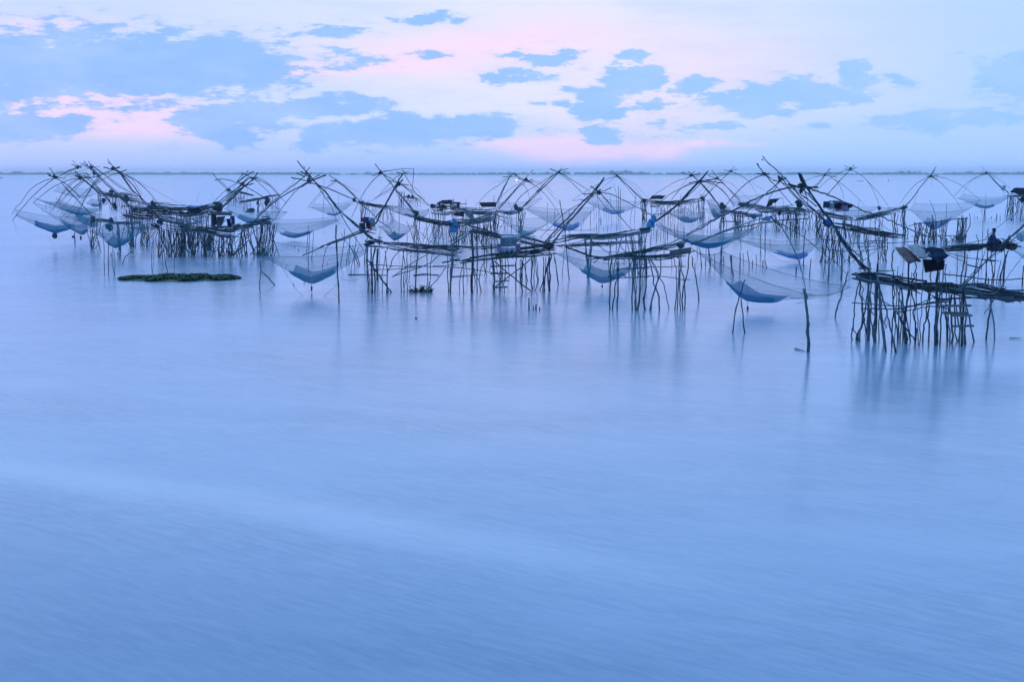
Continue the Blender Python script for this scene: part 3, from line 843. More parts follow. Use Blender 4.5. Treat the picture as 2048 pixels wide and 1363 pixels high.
platform('walkway slanting back from the bare pole topped with a round basket, front centre', [(850,570),(1120,572)], '''
deck F 210,645 320,668 480,700 640,730 w=.8 n=14 t=.14
deck F 640,740 760,765 880,790 w=.9 n=10 t=.14
deck F 640,690 760,730 860,760 940,785 w=.7 n=8 t=.14
rail F -10,742 100,690 185,640 r=.045 m=pale_bamboo
rail F 0,775 90,725 185,660 r=.05 m=pale_bamboo
brace F 235,660 290,760 350,840 r=.035
post F 245,700 245,640 b=580 r=.03
post F 765,790 765,680 b=575 r=.03
post F 905,790 900,670 b=575 r=.03
post F 690,740 688,690 b=575 r=.03
post F 740,790 738,690 b=575 r=.02
bundle F 200,650 r=.13 e=.6
fill F 280,1050 560,1055 250,680 500,720 n=5 jy=6
''')
liftnet('large teal-pocket net left of the front centre platform, stone on a line beneath', 585, '''
boom D 1130,772 980,640 800,490 700,350 610,265 530,170 r=.05
boom D 1100,762 900,585 780,460 690,340 600,250 500,140 430,52 r=.042
boom D 1110,765 940,620 790,470 680,320 r=.04 m=pale_bamboo
crosspiece D 375,203 460,222 540,245 r=.04
crosspiece D 425,165 500,200 r=.036
crosspiece D 465,148 540,205 600,255 r=.034
crosspiece D 545,110 510,150 r=.024
crosspiece D 540,250 545,170 r=.04
crosspiece D 635,180 560,220 r=.026
crosspiece D 490,100 500,125 r=.02
bundle D 540,235 r=.14
bundle D 512,160 r=.1
spar D 690,183 540,243 350,343 180,462 0,640 -150,770 -160,915 d=.2,-3 r=.045
spar D 560,160 500,190 430,250 270,370 150,470 60,560 d=0,3 r=.034
palespar D 560,235 480,280 400,340 300,470 200,610 d=0,-2 r=.034
spar D 540,248 700,300 900,385 1060,485 1181,602 1262,655 1290,700 1340,745 d=0,3 r=.036
spar D 610,280 690,390 750,490 785,600 d=0,2 r=.028
spar D 700,380 800,490 860,600 950,740 1035,868 d=0,-3 r=.032
rope D 400,220 405,290 390,340 r=.008
rope D 200,590 350,700 r=.006
net D -5,890,-2.4 235,792,3 1075,800,2.5 1062,862,-2.6 565,1165,-.3 q=.42 pm=pouch_teal p=1.3
weight D 560,1212 h=.16 r=.05
rope D 560,1165 560,1250 r=.008
rope D 100,960 240,950 340,1100 420,1220 500,1290 570,1312 640,1300 720,1240 800,1165 r=.01 d=-2,-2
rope D 800,1110 900,1140 1000,1120 1060,1095 r=.009
''')
# ---------------------------------------------------------------- centre right rear platform (two walkways)
platform('pair of parallel walkways right of centre, a boarded box at their right tip', [(1080,540),(1300,545)], '''
deck G 60,700 200,680 330,650 500,660 700,640 937,590 w=1.3 n=26 t=.22
deck G 180,655 400,635 600,655 w=.9 n=9 t=.12
deck G 0,730 150,735 350,725 550,712 740,705 890,708 w=.7 n=9 t=.1 r=.042 b=552
rail G 270,715 450,700 600,720 750,690 r=.03
rail G 0,595 230,598 460,598 r=.03 b=520
brace G 380,640 500,730 600,800 r=.035
brace G 640,660 700,750 740,800 r=.035
brace G 250,715 430,670 r=.03
fill G 400,1000 425,1000 405,660 430,660 n=3 r=.05
fill G 600,960 640,960 620,650 650,650 n=3
fill G 740,960 860,970 700,640 830,640 n=7
fill G 860,960 937,970 840,610 900,610 n=6
post G 185,990 200,860 215,640 240,500 r=.022 b=552
post G 255,1020 235,870 210,600 190,470 168,338 r=.036
post G 162,1065 140,930 118,810 r=.036
post H 90,960 100,800 95,650 b=545
post H 40,960 30,800 10,640 b=545
board G 845,578 937,572 937,620 850,625 name=board m=dark_wood
''')
liftnet('dark net with a heavy navy pocket hung beneath long levers, right of the twin walkways', 530, '''
boom H 215,520 330,440 420,360 500,270 590,180 667,92 r=.075
boom H 200,535 320,455 420,365 520,260 620,150 660,100 r=.06
boom H 240,505 400,390 520,280 610,190 r=.045 m=pale_bamboo
crosspiece H 505,195 600,180 700,185 790,195 r=.05
spar H 740,160,.3 640,180 520,205 440,240 340,290 270,350 d=0,3 r=.045
spar H 600,185 690,290 760,390 r=.04 d=0,2
spar H 600,180 720,210 800,270 860,350 890,400 r=.04 d=0,2
spar H 620,185 500,200 400,280 350,350 r=.025 d=0,3
spar H 937,405 820,460 700,510 590,570 480,635 r=.05 d=0,-3
bundle H 185,535 r=.31 e=1.2 m=sky_blue_cloth
bundle H 415,375 r=.12 e=1.4
bundle H 600,185 r=.13
net H 215,540,-1.5 430,640,3.5 1070,570,2 880,655,-2.5 663,752,-.3 q=.52 pm=pouch_navy m=net_thread_dense p=1.35
''')
liftnet('net with a broad teal pocket hanging between the front centre platform and the crossed stilts', 581, '''
boom G 40,700 150,580 260,470 370,350 450,270 550,148 r=.055
boom G 110,705 200,590 330,430 420,330 490,240 545,155 r=.06 m=weathered_bamboo
boom G 60,700 200,560 340,430 450,280 r=.035 m=pale_bamboo
crosspiece G 430,225 470,250 515,285 r=.04
crosspiece G 612,232 560,255 500,280 r=.034
crosspiece G 370,290 440,285 500,278 r=.034
bundle G 500,275 r=.15
spar G 500,280 440,290 360,360 200,460 100,560 0,662 d=0,-3 r=.03
spar G 515,280 600,290 720,345 840,410 937,460 1010,530 1170,640 d=0,3 r=.03
spar G 520,285 600,380 690,490 785,600 d=0,-2 r=.032
spar G 480,300 560,400 610,440 r=.02 d=0,3
spar G 520,275 400,330 280,345 r=.02 d=0,3
net G 110,785,-2 250,730,2.5 1000,760,3 900,880,-2 530,1047,-.3 q=.48 pm=pouch_teal p=1.3
weight G 530,1075 h=.08
rope G 530,1047 530,1130 r=.008
''')
# ---------------------------------------------------------------- walkway with the laundry
platform('walkway rising from the left to a perch heaped with coloured laundry', [(600,528),(720,525),(800,525)], '''
deck D 700,815 850,760 940,725 1030,690 1100,680 w=.7 n=14 t=.12 r=.045
rail D 475,915 600,862 720,800 850,760 1030,700 r=.05
rail D 640,832 760,790 860,765 r=.035
rail D 580,870 700,810 800,785 r=.03
post D 648,965 680,880 710,825 b=535 r=.03
post D 805,1000 790,900 782,780 790,635 r=.035 b=531
post D 820,990 840,880 855,780 858,670 r=.032 b=530
post D 875,995 885,900 905,830 905,750 r=.03
post D 898,995 900,880 910,750
post D 955,995 945,900 960,820 965,740
post D 1010,990 960,900 880,800 825,705 b=530 r=.026
post D 915,1070 930,980 990,830 b=545 r=.03
post D 1000,985 930,870 900,800 b=529 r=.026
post D 1035,995 1045,900 1060,830 1065,740 r=.04
post D 1055,990 1060,900 1075,780 r=.04
post E 85,975 40,900 0,820 b=527 r=.03
post E 105,975 60,880 20,800 b=528 r=.03
post E 130,975 145,850 150,740 b=528 r=.04
post E 275,760 280,620 b=528 r=.02
rail E 90,650 160,640 250,660 r=.05
rail E 100,670 240,690 r=.05
rail E 100,635 250,640 r=.035
log D 905,1092 1000,1093 1070,1096 b=549 r=.03
''')
liftnet('small white net half hidden behind the laundry perch and the front centre deck', 527, '''
boom E 240,600 300,480 370,350 440,220 500,120 r=.07
boom E 265,540 330,430 420,270 500,180 r=.06
boom E 240,545 330,420 400,310 490,185 r=.05
crosspiece E 440,115 500,125 560,105 r=.036
crosspiece E 490,95 540,135 r=.034
crosspiece E 360,190 440,215 550,240 r=.03
bundle E 462,225 r=.16
spar E 480,130 400,190 300,300 250,360 d=0,3
spar E 510,130 600,280 690,380 800,480 d=0,3
spar E 465,215 620,310 720,400 785,450 d=0,2
spar E 470,225 640,340 700,390 d=0,3
spar E 440,280 520,380 600,490 d=0,-2
spar E 430,290 500,410 620,520 d=0,-2
spar E 460,215 340,290 230,360 d=0,-2
palespar E 440,250 300,330 180,395 d=0,-2 r=.02
net E 260,620,-1.5 410,560,2 598,610,2 500,690,-2 420,752,-.3 q=.5 pm=pouch_navy m=net_thread_dense
''')
# ---------------------------------------------------------------- rear centre
platform('rear centre platform with a hanging sky blue bundle', [(827,489),(1000,487),(1050,480)], '''
deck E 600,545 690,560 780,580 880,600 1034,590 w=1.3 n=20 t=.3
deck E 640,555 800,575 960,600 w=.8 n=8 t=.2
deck F 0,590 120,575 260,550 400,520 w=1.6 n=24 t=.35
deck F 20,560 200,560 400,500 w=1.2 n=14 t=.5
deck F 160,600 300,640 450,690 w=.9 n=10 t=.2
fill E 592,785 650,785 600,560 650,570 n=6 jy=2
fill E 660,785 750,785 670,580 760,590 n=6 jy=2 lean=.3
fill E 790,790 850,790 790,590 850,600 n=5 jy=2
fill E 890,785 1030,785 900,600 1020,600 n=9 jy=3
fill F 20,755 370,755 20,600 380,600 n=26 jy=4
fill F 260,700 420,700 250,540 420,520 n=12 jy=8
fill F 380,620 430,660 400,470 430,470 n=5 r=.05
bundle E 620,500 r=.3 e=1.2
bundle E 640,540 r=.3 e=.6
bundle E 975,615 r=.46 e=1.1 m=sky_blue_cloth
bundle E 962,648 r=.28 e=.9 m=sky_blue_cloth
post E 450,760 460,640 465,530 460,440 b=492 r=.03
brace E 660,680 740,750 790,790 r=.03
''')
liftnet('pale rear net beneath a spar bent down at a right angle like a seven', 489, '''
boom E 610,520 540,410 460,320 400,240 340,170 290,110 235,35 r=.06
boom E 640,540 560,420 470,330 r=.05
crosspiece E 210,150 290,120 340,100 r=.04
crosspiece E 235,120 300,130 r=.03
bundle E 288,118 r=.17
spar E 290,125 210,200 140,290 80,400 15,540 d=0,-2 r=.045
spar E 290,115 400,95 500,82 600,80 d=0,1 r=.04
spar E 598,80 592,200 578,330 r=.04
spar E 300,125 420,190 540,280 650,380 760,440 d=0,3
spar E 300,130 440,210 600,250 700,370 d=0,2
net E 300,430,-2 450,425,3 745,460,2 690,530,-3 590,535,-.3 q=.4 m=net_thread_dense
rope E 578,330 560,440 590,520 r=.01
''')
platform('small rear platform of thin stilts between the paired far spars and the laundry', [(716,438),(800,436)], '''
deck E 80,395 160,415 240,430 360,450 w=1.4 n=16 t=.3 r=.05
deck E 150,420 300,430 450,445 w=.8 n=8 t=.2
fill E 95,560 150,560 90,400 150,400 n=7 jy=6 r=.05
fill E 160,520 300,520 160,420 300,430 n=9 jy=20
fill E 300,560 430,560 300,430 400,440 n=9 jy=8 over=12
fill E 90,400 360,440 90,400 360,440 n=2
bundle E 105,395 r=.5 e=.6
''')
liftnet('far net with a deep blue pocket, seen between the two front left nets', 438, '''
boom D 1000,425 930,350 860,280 790,230 720,185 r=.07
boom D 990,415 900,330 820,260 770,230 r=.06
crosspiece D 725,240 760,230 800,232 r=.05
crosspiece D 740,225 770,240 800,225 r=.04
crosspiece D 770,210 775,245 r=.04
spar D 770,235 700,290 600,380 525,480 d=0,-2 r=.045
spar D 780,240 660,340 540,470 d=0,2 r=.035
spar D 770,235 880,280 1000,345 d=0,3 r=.035
rope D 770,235 900,320 1000,400 r=.02
bundle D 950,412 r=0.31 m=navy_cloth
net D 540,472,-3 580,440,3 955,405,2 900,440,-3 768,550,-.3 q=.34 pm=pouch_blue
''')
platform('far tower of posts standing out beyond the rear centre platform', [(798,411),(845,411)], '''
fill E 460,425 500,425 465,300 500,310 n=6 jy=3 r=.07 over=14
fill E 500,400 660,420 500,330 660,370 n=10 jy=8 r=.05 over=10
deck E 460,350 560,350 660,375 w=1 n=7 t=.3 r=.06
rail E 470,385 660,385 r=.05
bundle E 550,345 r=.5
bundle E 590,350 r=.45
''')
platform('wide rear platform under two low black awnings', [(880,455),(1045,452)], '''
deck E 760,455 850,440 940,430 1030,435 w=2 n=26 t=.7 r=.05
deck F 0,440 120,460 260,470 420,460 w=2 n=26 t=.7 r=.05
deck F 420,465 520,480 600,470 660,455 w=1.2 n=16 t=.25 r=.05
deck F 420,500 520,525 r=.04 n=5
deck E 770,490 900,500 1034,495 w=1.2 n=14 t=.4
fill E 765,680 900,650 765,460 900,460 n=12 jy=6 over=6
fill F 30,610 420,600 20,470 420,480 n=30 jy=14 over=8
fill F 610,650 655,650 615,480 655,470 n=6 jy=4 r=.05
fill F 480,620 600,640 480,490 600,480 n=5 jy=8
post F 400,500 400,320 b=452 r=.04
post F 270,470 270,390 b=452
post F 35,480 35,340 b=452
post F 145,460 145,350 b=452
rail F 0,405 80,400 150,398 r=.06
rail F 430,605 660,600 r=.05
bundle F 600,430 r=0.37 e=.9 m=navy_cloth
bundle F 640,455 r=.4
bundle F 75,420 r=0.27 m=navy_cloth
bundle E 780,430 r=0.34 e=.8 m=navy_cloth
bundle E 860,440 r=.6 e=.6
board F 125,470,-1 205,465,-1 215,525,-1 180,535,-1 name=tin_sheet m=grey_tin
board F 35,478,-1 130,470,-1 125,515,-1 30,505,-1 name=tarp_sheet m=dark_tarp
''')
liftnet('rear net in front of the lamp on the lake, apex full of short crossed sticks', 453, '''
boom F 420,400 460,310 510,210 570,120 r=.07
boom F 430,420 470,310 520,200 565,130 r=.05
crosspiece F 480,155 540,150 600,155 r=.05
crosspiece F 525,130 560,150 r=.05
crosspiece F 570,125 630,130 r=.05
crosspiece F 590,115 620,160 r=.05
crosspiece F 540,125 600,140 r=.05
spar F 540,160 440,230 350,290 230,415 d=0,-2 r=.045
spar F 540,150 470,185 380,212 d=0,3
spar F 580,135 680,190 r=.04
spar F 600,140 720,200 830,330 d=0,2
net F 440,450,-2 450,385,3 840,340,2 660,450,-3 560,500,-.3 nopouch=1
''')
liftnet('rear net drooping in a teal point, one bent stick on its apex', 470, '''
boom F 430,440 520,350 600,260 690,170 r=.06
boom F 440,450 540,340 620,250 700,190 r=.05
crosspiece F 620,165 690,185 755,178 r=.06
crosspiece F 690,165 725,120 760,85 r=.035
crosspiece F 640,170 700,200 750,205 r=.04
bundle F 690,172 r=.2 e=.8
spar F 690,185 780,235 880,330 995,490 d=0,2 r=.045
spar F 700,190 820,220 920,310 1000,410 d=0,3
spar F 700,190 820,200 945,298 d=0,3
spar F 660,215 700,270 725,350 d=0,-2 r=.035
spar F 700,280 620,350 570,420 d=0,-2
spar F 680,190 560,250 470,330 430,360 d=0,3
spar F 520,350 555,430 570,480
net F 430,520,-2 520,520,3 1000,490,2 780,618,-2 690,682,-.3 q=.36 pm=pouch_teal m=net_thread
''')
liftnet('wide blue-pocket net half behind thick levers, right of the rear centre platforms', 489, '''
boom F 650,440 760,340 880,220 960,140 1010,85 r=.055
boom F 640,450 760,320 900,200 1000,100 r=.05
crosspiece F 910,80 960,103 1010,125 r=.05
boom G -30,270 80,160 165,95 240,75 r=.055
crosspiece G 85,75 130,92 170,105 r=.045
crosspiece G 190,65 160,100 r=.03
bundle G 163,100 r=.14
spar G 165,105 90,140 0,200 -180,330 -360,620 d=0,-2 r=.04
spar G 170,105 290,180 430,270 r=.04 d=0,1
spar G 175,110 280,200 370,290 400,320 r=.035 d=0,3
palespar G 165,100 200,150 260,180 d=0,2 r=.02
net F 690,440,-2 720,420,3 1330,420,2 1240,470,-3 1080,640,-.5 q=.40 pm=pouch_blue m=net_thread
''')
# ---------------------------------------------------------------- rear right-of-centre platforms
platform('rear platform with a single tilted black awning near its left end', [(1288,442),(1408,442)], '''
deck H 110,345 200,365 300,370 420,365 530,350 625,335 w=1.5 n=28 t=.45 r=.05
deck H 170,395 250,395 r=.05 n=5
fill H 95,515 140,515 105,350 135,350 n=9 r=.05 jy=3
fill H 180,520 600,520 180,380 600,360 n=22 jy=8
fill H 600,515 635,515 595,350 630,340 n=7 r=.05 jy=3
rail H 130,460 340,460 r=.05
bundle H 120,350 r=.5 e=.5
bundle H 610,325 r=.5 e=.8
post H 625,330 630,290 b=442 r=.05
post H 430,340 432,290 b=442
''')
liftnet('rear net behind the thin stakes, its levers leaning left from the single-awning platform', 443, '''
boom H 120,345 50,280 -20,215 -80,160 -155,90 r=.06
boom H 110,350 30,270 -40,200 -130,120 r=.06
crosspiece G 592,112 640,132 r=.05
crosspiece G 620,98 660,140 700,180 r=.05
crosspiece G 650,130 705,116 r=.05
bundle G 655,132 r=.2
spar G 660,135 560,170 400,260 275,345 d=0,-2 r=.045
spar G 655,135 560,210 520,260 d=0,3
spar G 660,140 740,230 815,330 d=0,-2 r=.04
spar G 665,135 800,200 920,320 1000,380 d=0,3
spar G 660,135 790,220 880,330 d=0,1
net G 330,330,-3 420,300,3 880,350,2 760,400,-3 625,460,-.4 q=.40 pm=pouch_blue
''')
liftnet('rear net hung in front of the single-awning platform, its pocket among the stilts', 462, '''
boom H 770,400 700,310 640,240 560,160 498,95 r=.055
boom H 760,390 680,290 600,200 530,120 r=.05
crosspiece H 438,110 500,125 600,130 r=.045
crosspiece H 555,92 500,140 r=.04
bundle H 520,130 r=.18
spar H 600,105 510,145 400,180 280,250 165,330 d=0,-2 r=.045
spar H 500,140 420,250 345,340 d=0,3
spar H 540,140 640,160 740,220 830,310 d=0,3
net H 250,420,-2 470,400,3 640,440,2 600,490,-3 490,533,-.3 q=.5 pm=pouch_teal m=net_thread_dense
''')
platform('rear platform with a broken-backed row of stilts behind the bare platform', [(1440,461),(1500,458),(1560,455)], '''
deck H 770,410 850,435 937,450 w=1.3 n=12 t=.3 r=.05
deck I 0,615 120,630 330,655 470,645 w=1.4 n=18 t=.35 r=.05
fill H 765,595 810,595 770,410 800,410 n=7 jy=4 r=.05
fill H 890,600 937,600 890,430 937,440 n=6 jy=4 r=.05
fill I 160,830 300,820 160,640 300,650 n=10 jy=6 r=.04
fill I 310,830 420,820 310,650 460,650 n=6 jy=6
rail H 780,520 937,525 r=.05
rail I 0,725 300,730 r=.04
bundle H 785,390 r=.45 e=1
bundle I 370,668 r=.5 e=.5 m=sky_blue_cloth
bundle I 500,695 r=.5 e=.5 m=sky_blue_cloth
''')
liftnet('far net of three in the fan of spars right of the single awning', 452, '''
boom H 937,350 860,270 790,190 740,140 695,85 r=.055
boom H 937,330 850,250 780,190 r=.045
crosspiece H 660,128 720,155 790,185 r=.05
crosspiece H 830,115 770,140 720,165 r=.04
bundle H 742,155 r=.18
spar H 740,160 640,170 540,190 r=.045
spar H 740,155 640,260 590,340 560,400 d=0,-2
spar H 740,160 690,240 620,330 d=0,2
spar H 750,160 840,190 900,230 1010,330 1090,400 d=0,3
spar H 720,210 800,270 860,350 890,420 d=0,-2
net H 640,340,2 700,330,3 870,410,-2 770,400,-1 720,490,-.3 q=.5 pm=pouch_teal m=net_thread_dense
net H 630,410,-1 740,400,2 790,440,1 720,490,-2 760,498,-.3 nopouch=1
''')
liftnet('far net whose two levers lean right from the single-awning platform to a tall apex', 442, '''
boom H 620,325 700,250 790,160 890,55 r=.05
boom H 630,320 720,230 800,150 870,90 r=.045
crosspiece H 800,85 860,98 937,130 r=.045
crosspiece H 915,75 850,100 r=.045
bundle H 860,95 r=.18
spar H 860,95 760,130 660,200 560,300 r=.035 d=0,-3
spar I 100,170 200,210 280,260 350,340 410,450 d=0,-2 r=.035
spar I 110,175 240,230 330,290 510,400 d=0,2 r=.03
net I 80,480,-2 150,430,2 480,420,2 400,540,-2 230,600,-.3 nopouch=1
''')
platform('cluttered far platform under a stepped black awning, behind the forked levers', [(1478,450),(1660,445)], '''
deck I 210,555 330,555 480,590 640,585 800,560 w=2 n=26 t=.6 r=.05
deck I 420,600 600,600 800,590 1000,600 w=1.6 n=20 t=.5 r=.05
deck I 600,640 760,625 900,640 1000,620 w=1.2 n=12 t=.3
fill I 430,830 520,740 440,640 520,620 n=6
fill I 570,830 670,830 600,720 670,720 n=10 jy=5
fill I 690,820 960,820 700,600 960,620 n=22 jy=8 over=12
fill I 760,900 870,900 770,620 880,620 n=8 jy=5 r=.045
fill I 540,700 760,700 540,600 760,600 n=10 jy=6
rail I 430,690 640,685 r=.04
rail I 640,710 800,690 970,700 r=.04
rail I 700,640 820,600 r=.04
brace I 870,760 1020,895 r=.035
brace I 860,780 980,900 r=.035
bundle I 245,540 r=.6 e=.7
bundle I 870,540 r=.7 e=.5 m=dark_tarp
post I 605,600 605,520 b=445
post I 695,560 690,465 b=445 r=.03
rail I 610,480 690,468 r=.05
''')
platform('rear platform draped with pink and violet laundry, its tip pointing at the tall open net', [(1633,474),(1812,472)], '''
deck J 180,620 300,650 450,680 600,690 w=1.4 n=22 t=.35 r=.045
deck J 570,692 750,675 900,640 1020,610 1150,590 w=1.2 n=26 t=.35 r=.045
deck J 620,700 760,680 900,660 w=.9 n=8
rail J 870,580 1000,575 1130,560 r=.03
fill J 170,890 260,890 170,630 260,650 n=8 jy=6 r=.05
fill J 100,820 180,830 100,620 180,630 n=6 jy=6
fill J 470,895 520,895 480,690 520,690 n=3 r=.06
fill J 520,895 700,895 520,690 700,690 n=9 jy=6
fill J 770,895 940,895 770,690 930,650 n=5 jy=6
fill J 1010,890 1070,890 1010,650 1060,640 n=4 r=.045
fill J 1095,895 1165,895 1095,600 1150,600 n=5 r=.05
brace J 830,690 930,790 1000,830 r=.035
bundle J 1140,575 r=.35 e=.8
rail J 470,600 700,605 r=.03
rail J 320,505 430,515 560,540 r=.06
post J 370,700 370,490 b=473
post J 480,700 490,590 b=473
post J 640,690 645,490 b=473 r=.02
''')
liftnet('tall open net with a light blue bottom, cleanly framed against the water near the right', 472, '''
boom N 90,690 180,590 270,460 350,360 430,270 550,98 r=.05
boom N 60,710 190,580 260,480 340,370 420,280 500,190 530,150 r=.045
crosspiece N 400,245 480,250 575,235 r=.05
crosspiece N 430,235 500,260 565,290 r=.045
crosspiece N 445,270 520,235 r=.04
bundle N 475,245 r=.17 e=.8
spar N 470,250 370,285 250,360 150,460 70,560 0,665 d=0,-2 r=.035
spar N 490,260 620,350 740,480 840,600 935,745 d=0,-2 r=.035
spar N 520,240 660,270 820,330 980,415 1100,510 1215,612 d=0,3 r=.032
rope N 475,250 478,400 r=.008
rope N 270,480 240,560 215,650 r=.012
net N 92,745,-1 215,652,3 1215,612,3 935,760,-3 515,1052,-.5 q=.40 pm=pouch_blue p=1.25
weight N 620,1070 h=.08
''')
liftnet('net hung behind the pink laundry, spars in a wide arch over its right half', 447, '''
boom J 285,450 380,340 460,250 540,170 590,102 r=.05
boom J 300,430 400,320 480,230 550,160 r=.045
crosspiece J 485,112 550,155 r=.045
crosspiece J 490,148 550,160 628,132 r=.05
crosspiece J 605,125 560,160 r=.04
bundle J 550,155 r=.2
spar J 550,158 450,185 340,245 250,320 180,390 d=0,-2 r=.045
spar J 555,160 640,200 730,280 800,390 860,535 d=0,-2 r=.045
spar J 720,270 800,350 880,440 985,590 d=0,2 r=.04
net J 250,560,-2 330,520,2 860,560,2 780,600,-2 570,672,-.3 nopouch=1
bundle J 865,575 r=.3
''')
liftnet('net left of the pink laundry, seen through the forked levers, with a hooked crosspiece', 447, '''
boom J 150,350 210,290 270,220 332,145 r=.05
boom J 130,400 200,320 260,240 320,150 r=.045
crosspiece J 158,195 220,205 280,218 r=.05
crosspiece J 335,195 290,220 r=.045
crosspiece J 280,222 340,230 405,242 r=.05
bundle J 272,215 r=.18
spar J 275,225 180,235 60,280 -40,340 d=0,-2 r=.045
spar J 330,235 400,290 450,370 478,480 d=0,-2 r=.04
spar J 380,265 500,350 620,460 715,552 d=0,2 r=.04
net J 260,560,-2 330,530,2 500,560,2 480,590,-2 350,625,-.3 nopouch=1
''')
platform('open frame of thin stakes and two long rails under the light blue net', [(1825,487),(1938,485)], '''
rail N 220,965 360,955 520,940 700,920 860,890 1030,885 r=.06
rail N 130,995 300,960 r=.04
rail N 300,1140 500,1155 700,1148 1015,1148 r=.05
rail N 170,1155 300,1155 r=.03
fill N 225,1260 320,1260 240,960 340,960 n=9 jy=5 r=.04 over=20
fill N 355,1270 560,1260 370,1000 560,950 n=10 jy=8 r=.045 over=40
fill N 610,1270 760,1260 620,950 740,920 n=5 jy=20 r=.04 over=30
fill N 860,1240 1000,1240 860,900 1010,880 n=11 jy=10 r=.045 over=50
post N 560,1100 540,900 500,720 448,605 b=478 r=.03
post N 510,1260 510,1050 500,900 485,830 r=.07
post N 705,825 707,660 b=478 r=.03
brace N 330,1010 450,1140 550,1255 r=.045
brace N 520,1080 620,1180 695,1250 r=.045
post N 700,1290 710,1190 r=.09
fill N 750,1250 860,1250 760,1150 850,1150 n=7 lean=.5
''')
platform('far right platform cut by the frame edge, with a black bundle of tarps on top', [(2012,429),(2060,429)], '''
deck N 1630,540 1750,535 1878,530 2000,530 w=1.5 n=14 t=.4 r=.06
fill N 1600,825 1700,820 1640,560 1700,560 n=8 jy=4 r=.05
fill N 1700,820 1900,820 1700,560 1900,560 n=12 jy=6 r=.05
rail N 1680,655 1900,660 r=.05
bundle N 1780,460 r=1.0 e=.35 m=dark_tarp
bundle N 1850,490 r=1.0 e=.4 m=dark_tarp
bundle N 1850,590 r=.6 e=.6 m=dark_tarp
board N 1735,420 1900,420 1900,465 1700,468 name=tarp_sheet m=dark_tarp
post N 1635,560 1635,460 b=429 r=.05
post N 1690,560 1690,455 b=429
''')
liftnet('far net at the upper right, hung shallow above a single upright stake', 435, '''
boom N 1650,500 1540,420 1450,340 1390,270 1310,190 r=.06
boom N 1630,480 1500,380 1420,290 1340,220 r=.05
crosspiece N 1205,205 1310,208 1390,195 r=.06
crosspiece N 1240,170 1310,205 r=.05
crosspiece N 1300,165 1310,205 r=.06
crosspiece N 1235,92 1290,165 r=.03
bundle N 1312,200 r=.2
spar N 1310,208 1200,245 1100,290 980,380 820,545 d=0,-3 r=.05
spar N 1250,215 1100,310 1000,420 945,500 d=0,3 r=.025
spar N 1330,215 1450,260 1560,340 1680,435 d=0,3 r=.035
spar N 1400,290 1520,420 1600,540 d=0,-2 r=.035
bundle N 1565,420 r=.5 e=.8 m=pale_cloth
net N 850,570,-3 950,510,3 1620,540,3 1635,560,-3 1290,732,-.3 q=.40 pm=pouch_teal
weight N 1250,765 h=.1
''')
platform('right middle walkway where the dark figure crouches by a covered cage', [(1885,568),(2040,568)], '''
deck M 230,235 400,222 560,210 700,205 850,200 930,195 w=1.2 n=22 t=.16
deck M 240,260 420,250 600,248 w=.8 n=7 t=.08
rail M 280,280 450,325 620,345 800,362 r=.03
rail M 270,295 400,350 480,385 r=.025
rail M 240,495 400,512 560,535 700,552 900,548 1060,535 r=.045
rail M 470,190 650,150 850,140 r=.025
rail M 620,350 760,365 r=.05 m=dark_wood
plank M 475,400,-.4 600,430,-.4 h=.04
plank M 930,190 980,200 h=.05
post M 405,600 430,450 450,330 455,260 b=566 r=.05
post M 440,600 470,420 475,290 b=566
post M 530,640 545,500 575,400 590,250 b=570 r=.03
post M 545,620 560,450 590,200 570,95 b=568 r=.035
post M 575,640 590,470 660,250 b=569 r=.028
post M 660,600 665,480 r=.05 b=566
post M 665,600 670,450 680,300 690,150 687,40 b=566 r=.04
post M 690,605 688,530 r=.045 b=566
post M 710,610 740,500 720,380 720,260 b=567 r=.04
post M 735,615 755,450 760,350 755,60 b=567 r=.032
post M 765,610 790,480 820,350 b=566 r=.03
post M 790,615 810,500 850,350 855,250 b=567 r=.035
post M 815,620 820,500 850,400 880,260 b=567
post M 838,640 840,500 860,330 900,240 b=569 r=.034
post M 845,600 855,400 860,300 b=566 r=.05
post M 460,400 460,150 b=568 r=.025
post M 635,130 637,0 b=540 r=.02
post M 1030,685 1035,550 1045,410 b=570 r=.045
bundle M 770,215 r=.62 e=.65 m=dark_wood
bundle M 850,205 r=.5 e=.5 m=dark_wood
bundle M 900,205 r=.5 e=.55 m=hull_wood
bundle M 700,215 r=.3 e=.8
''')
liftnet('rig at the right frame edge whose two long levers cross the whole middle walkway', 570, '''
boom M 820,200,0 900,130 980,60 1060,-15 1200,-150 r=.055
boom M 850,160,0 960,90 1040,20 1100,-40 r=.05
spar M 450,600,-2 560,490 700,330 860,200 1050,60 1200,-60 r=.05 d=-2,1
spar M 440,590,-2 580,440 700,350 840,240 r=.04
spar M 850,585,-2 900,500 1000,360 1080,260 1150,150 r=.025 m=pale_bamboo
spar M 655,140,2 810,0 1040,-160 r=.02
net M 918,240,-1 1000,200,2 1500,330,2 1500,420,-2 1200,440,-.3 nopouch=1
bundle M 1020,110 r=.28 e=.9 m=pale_cloth
''')
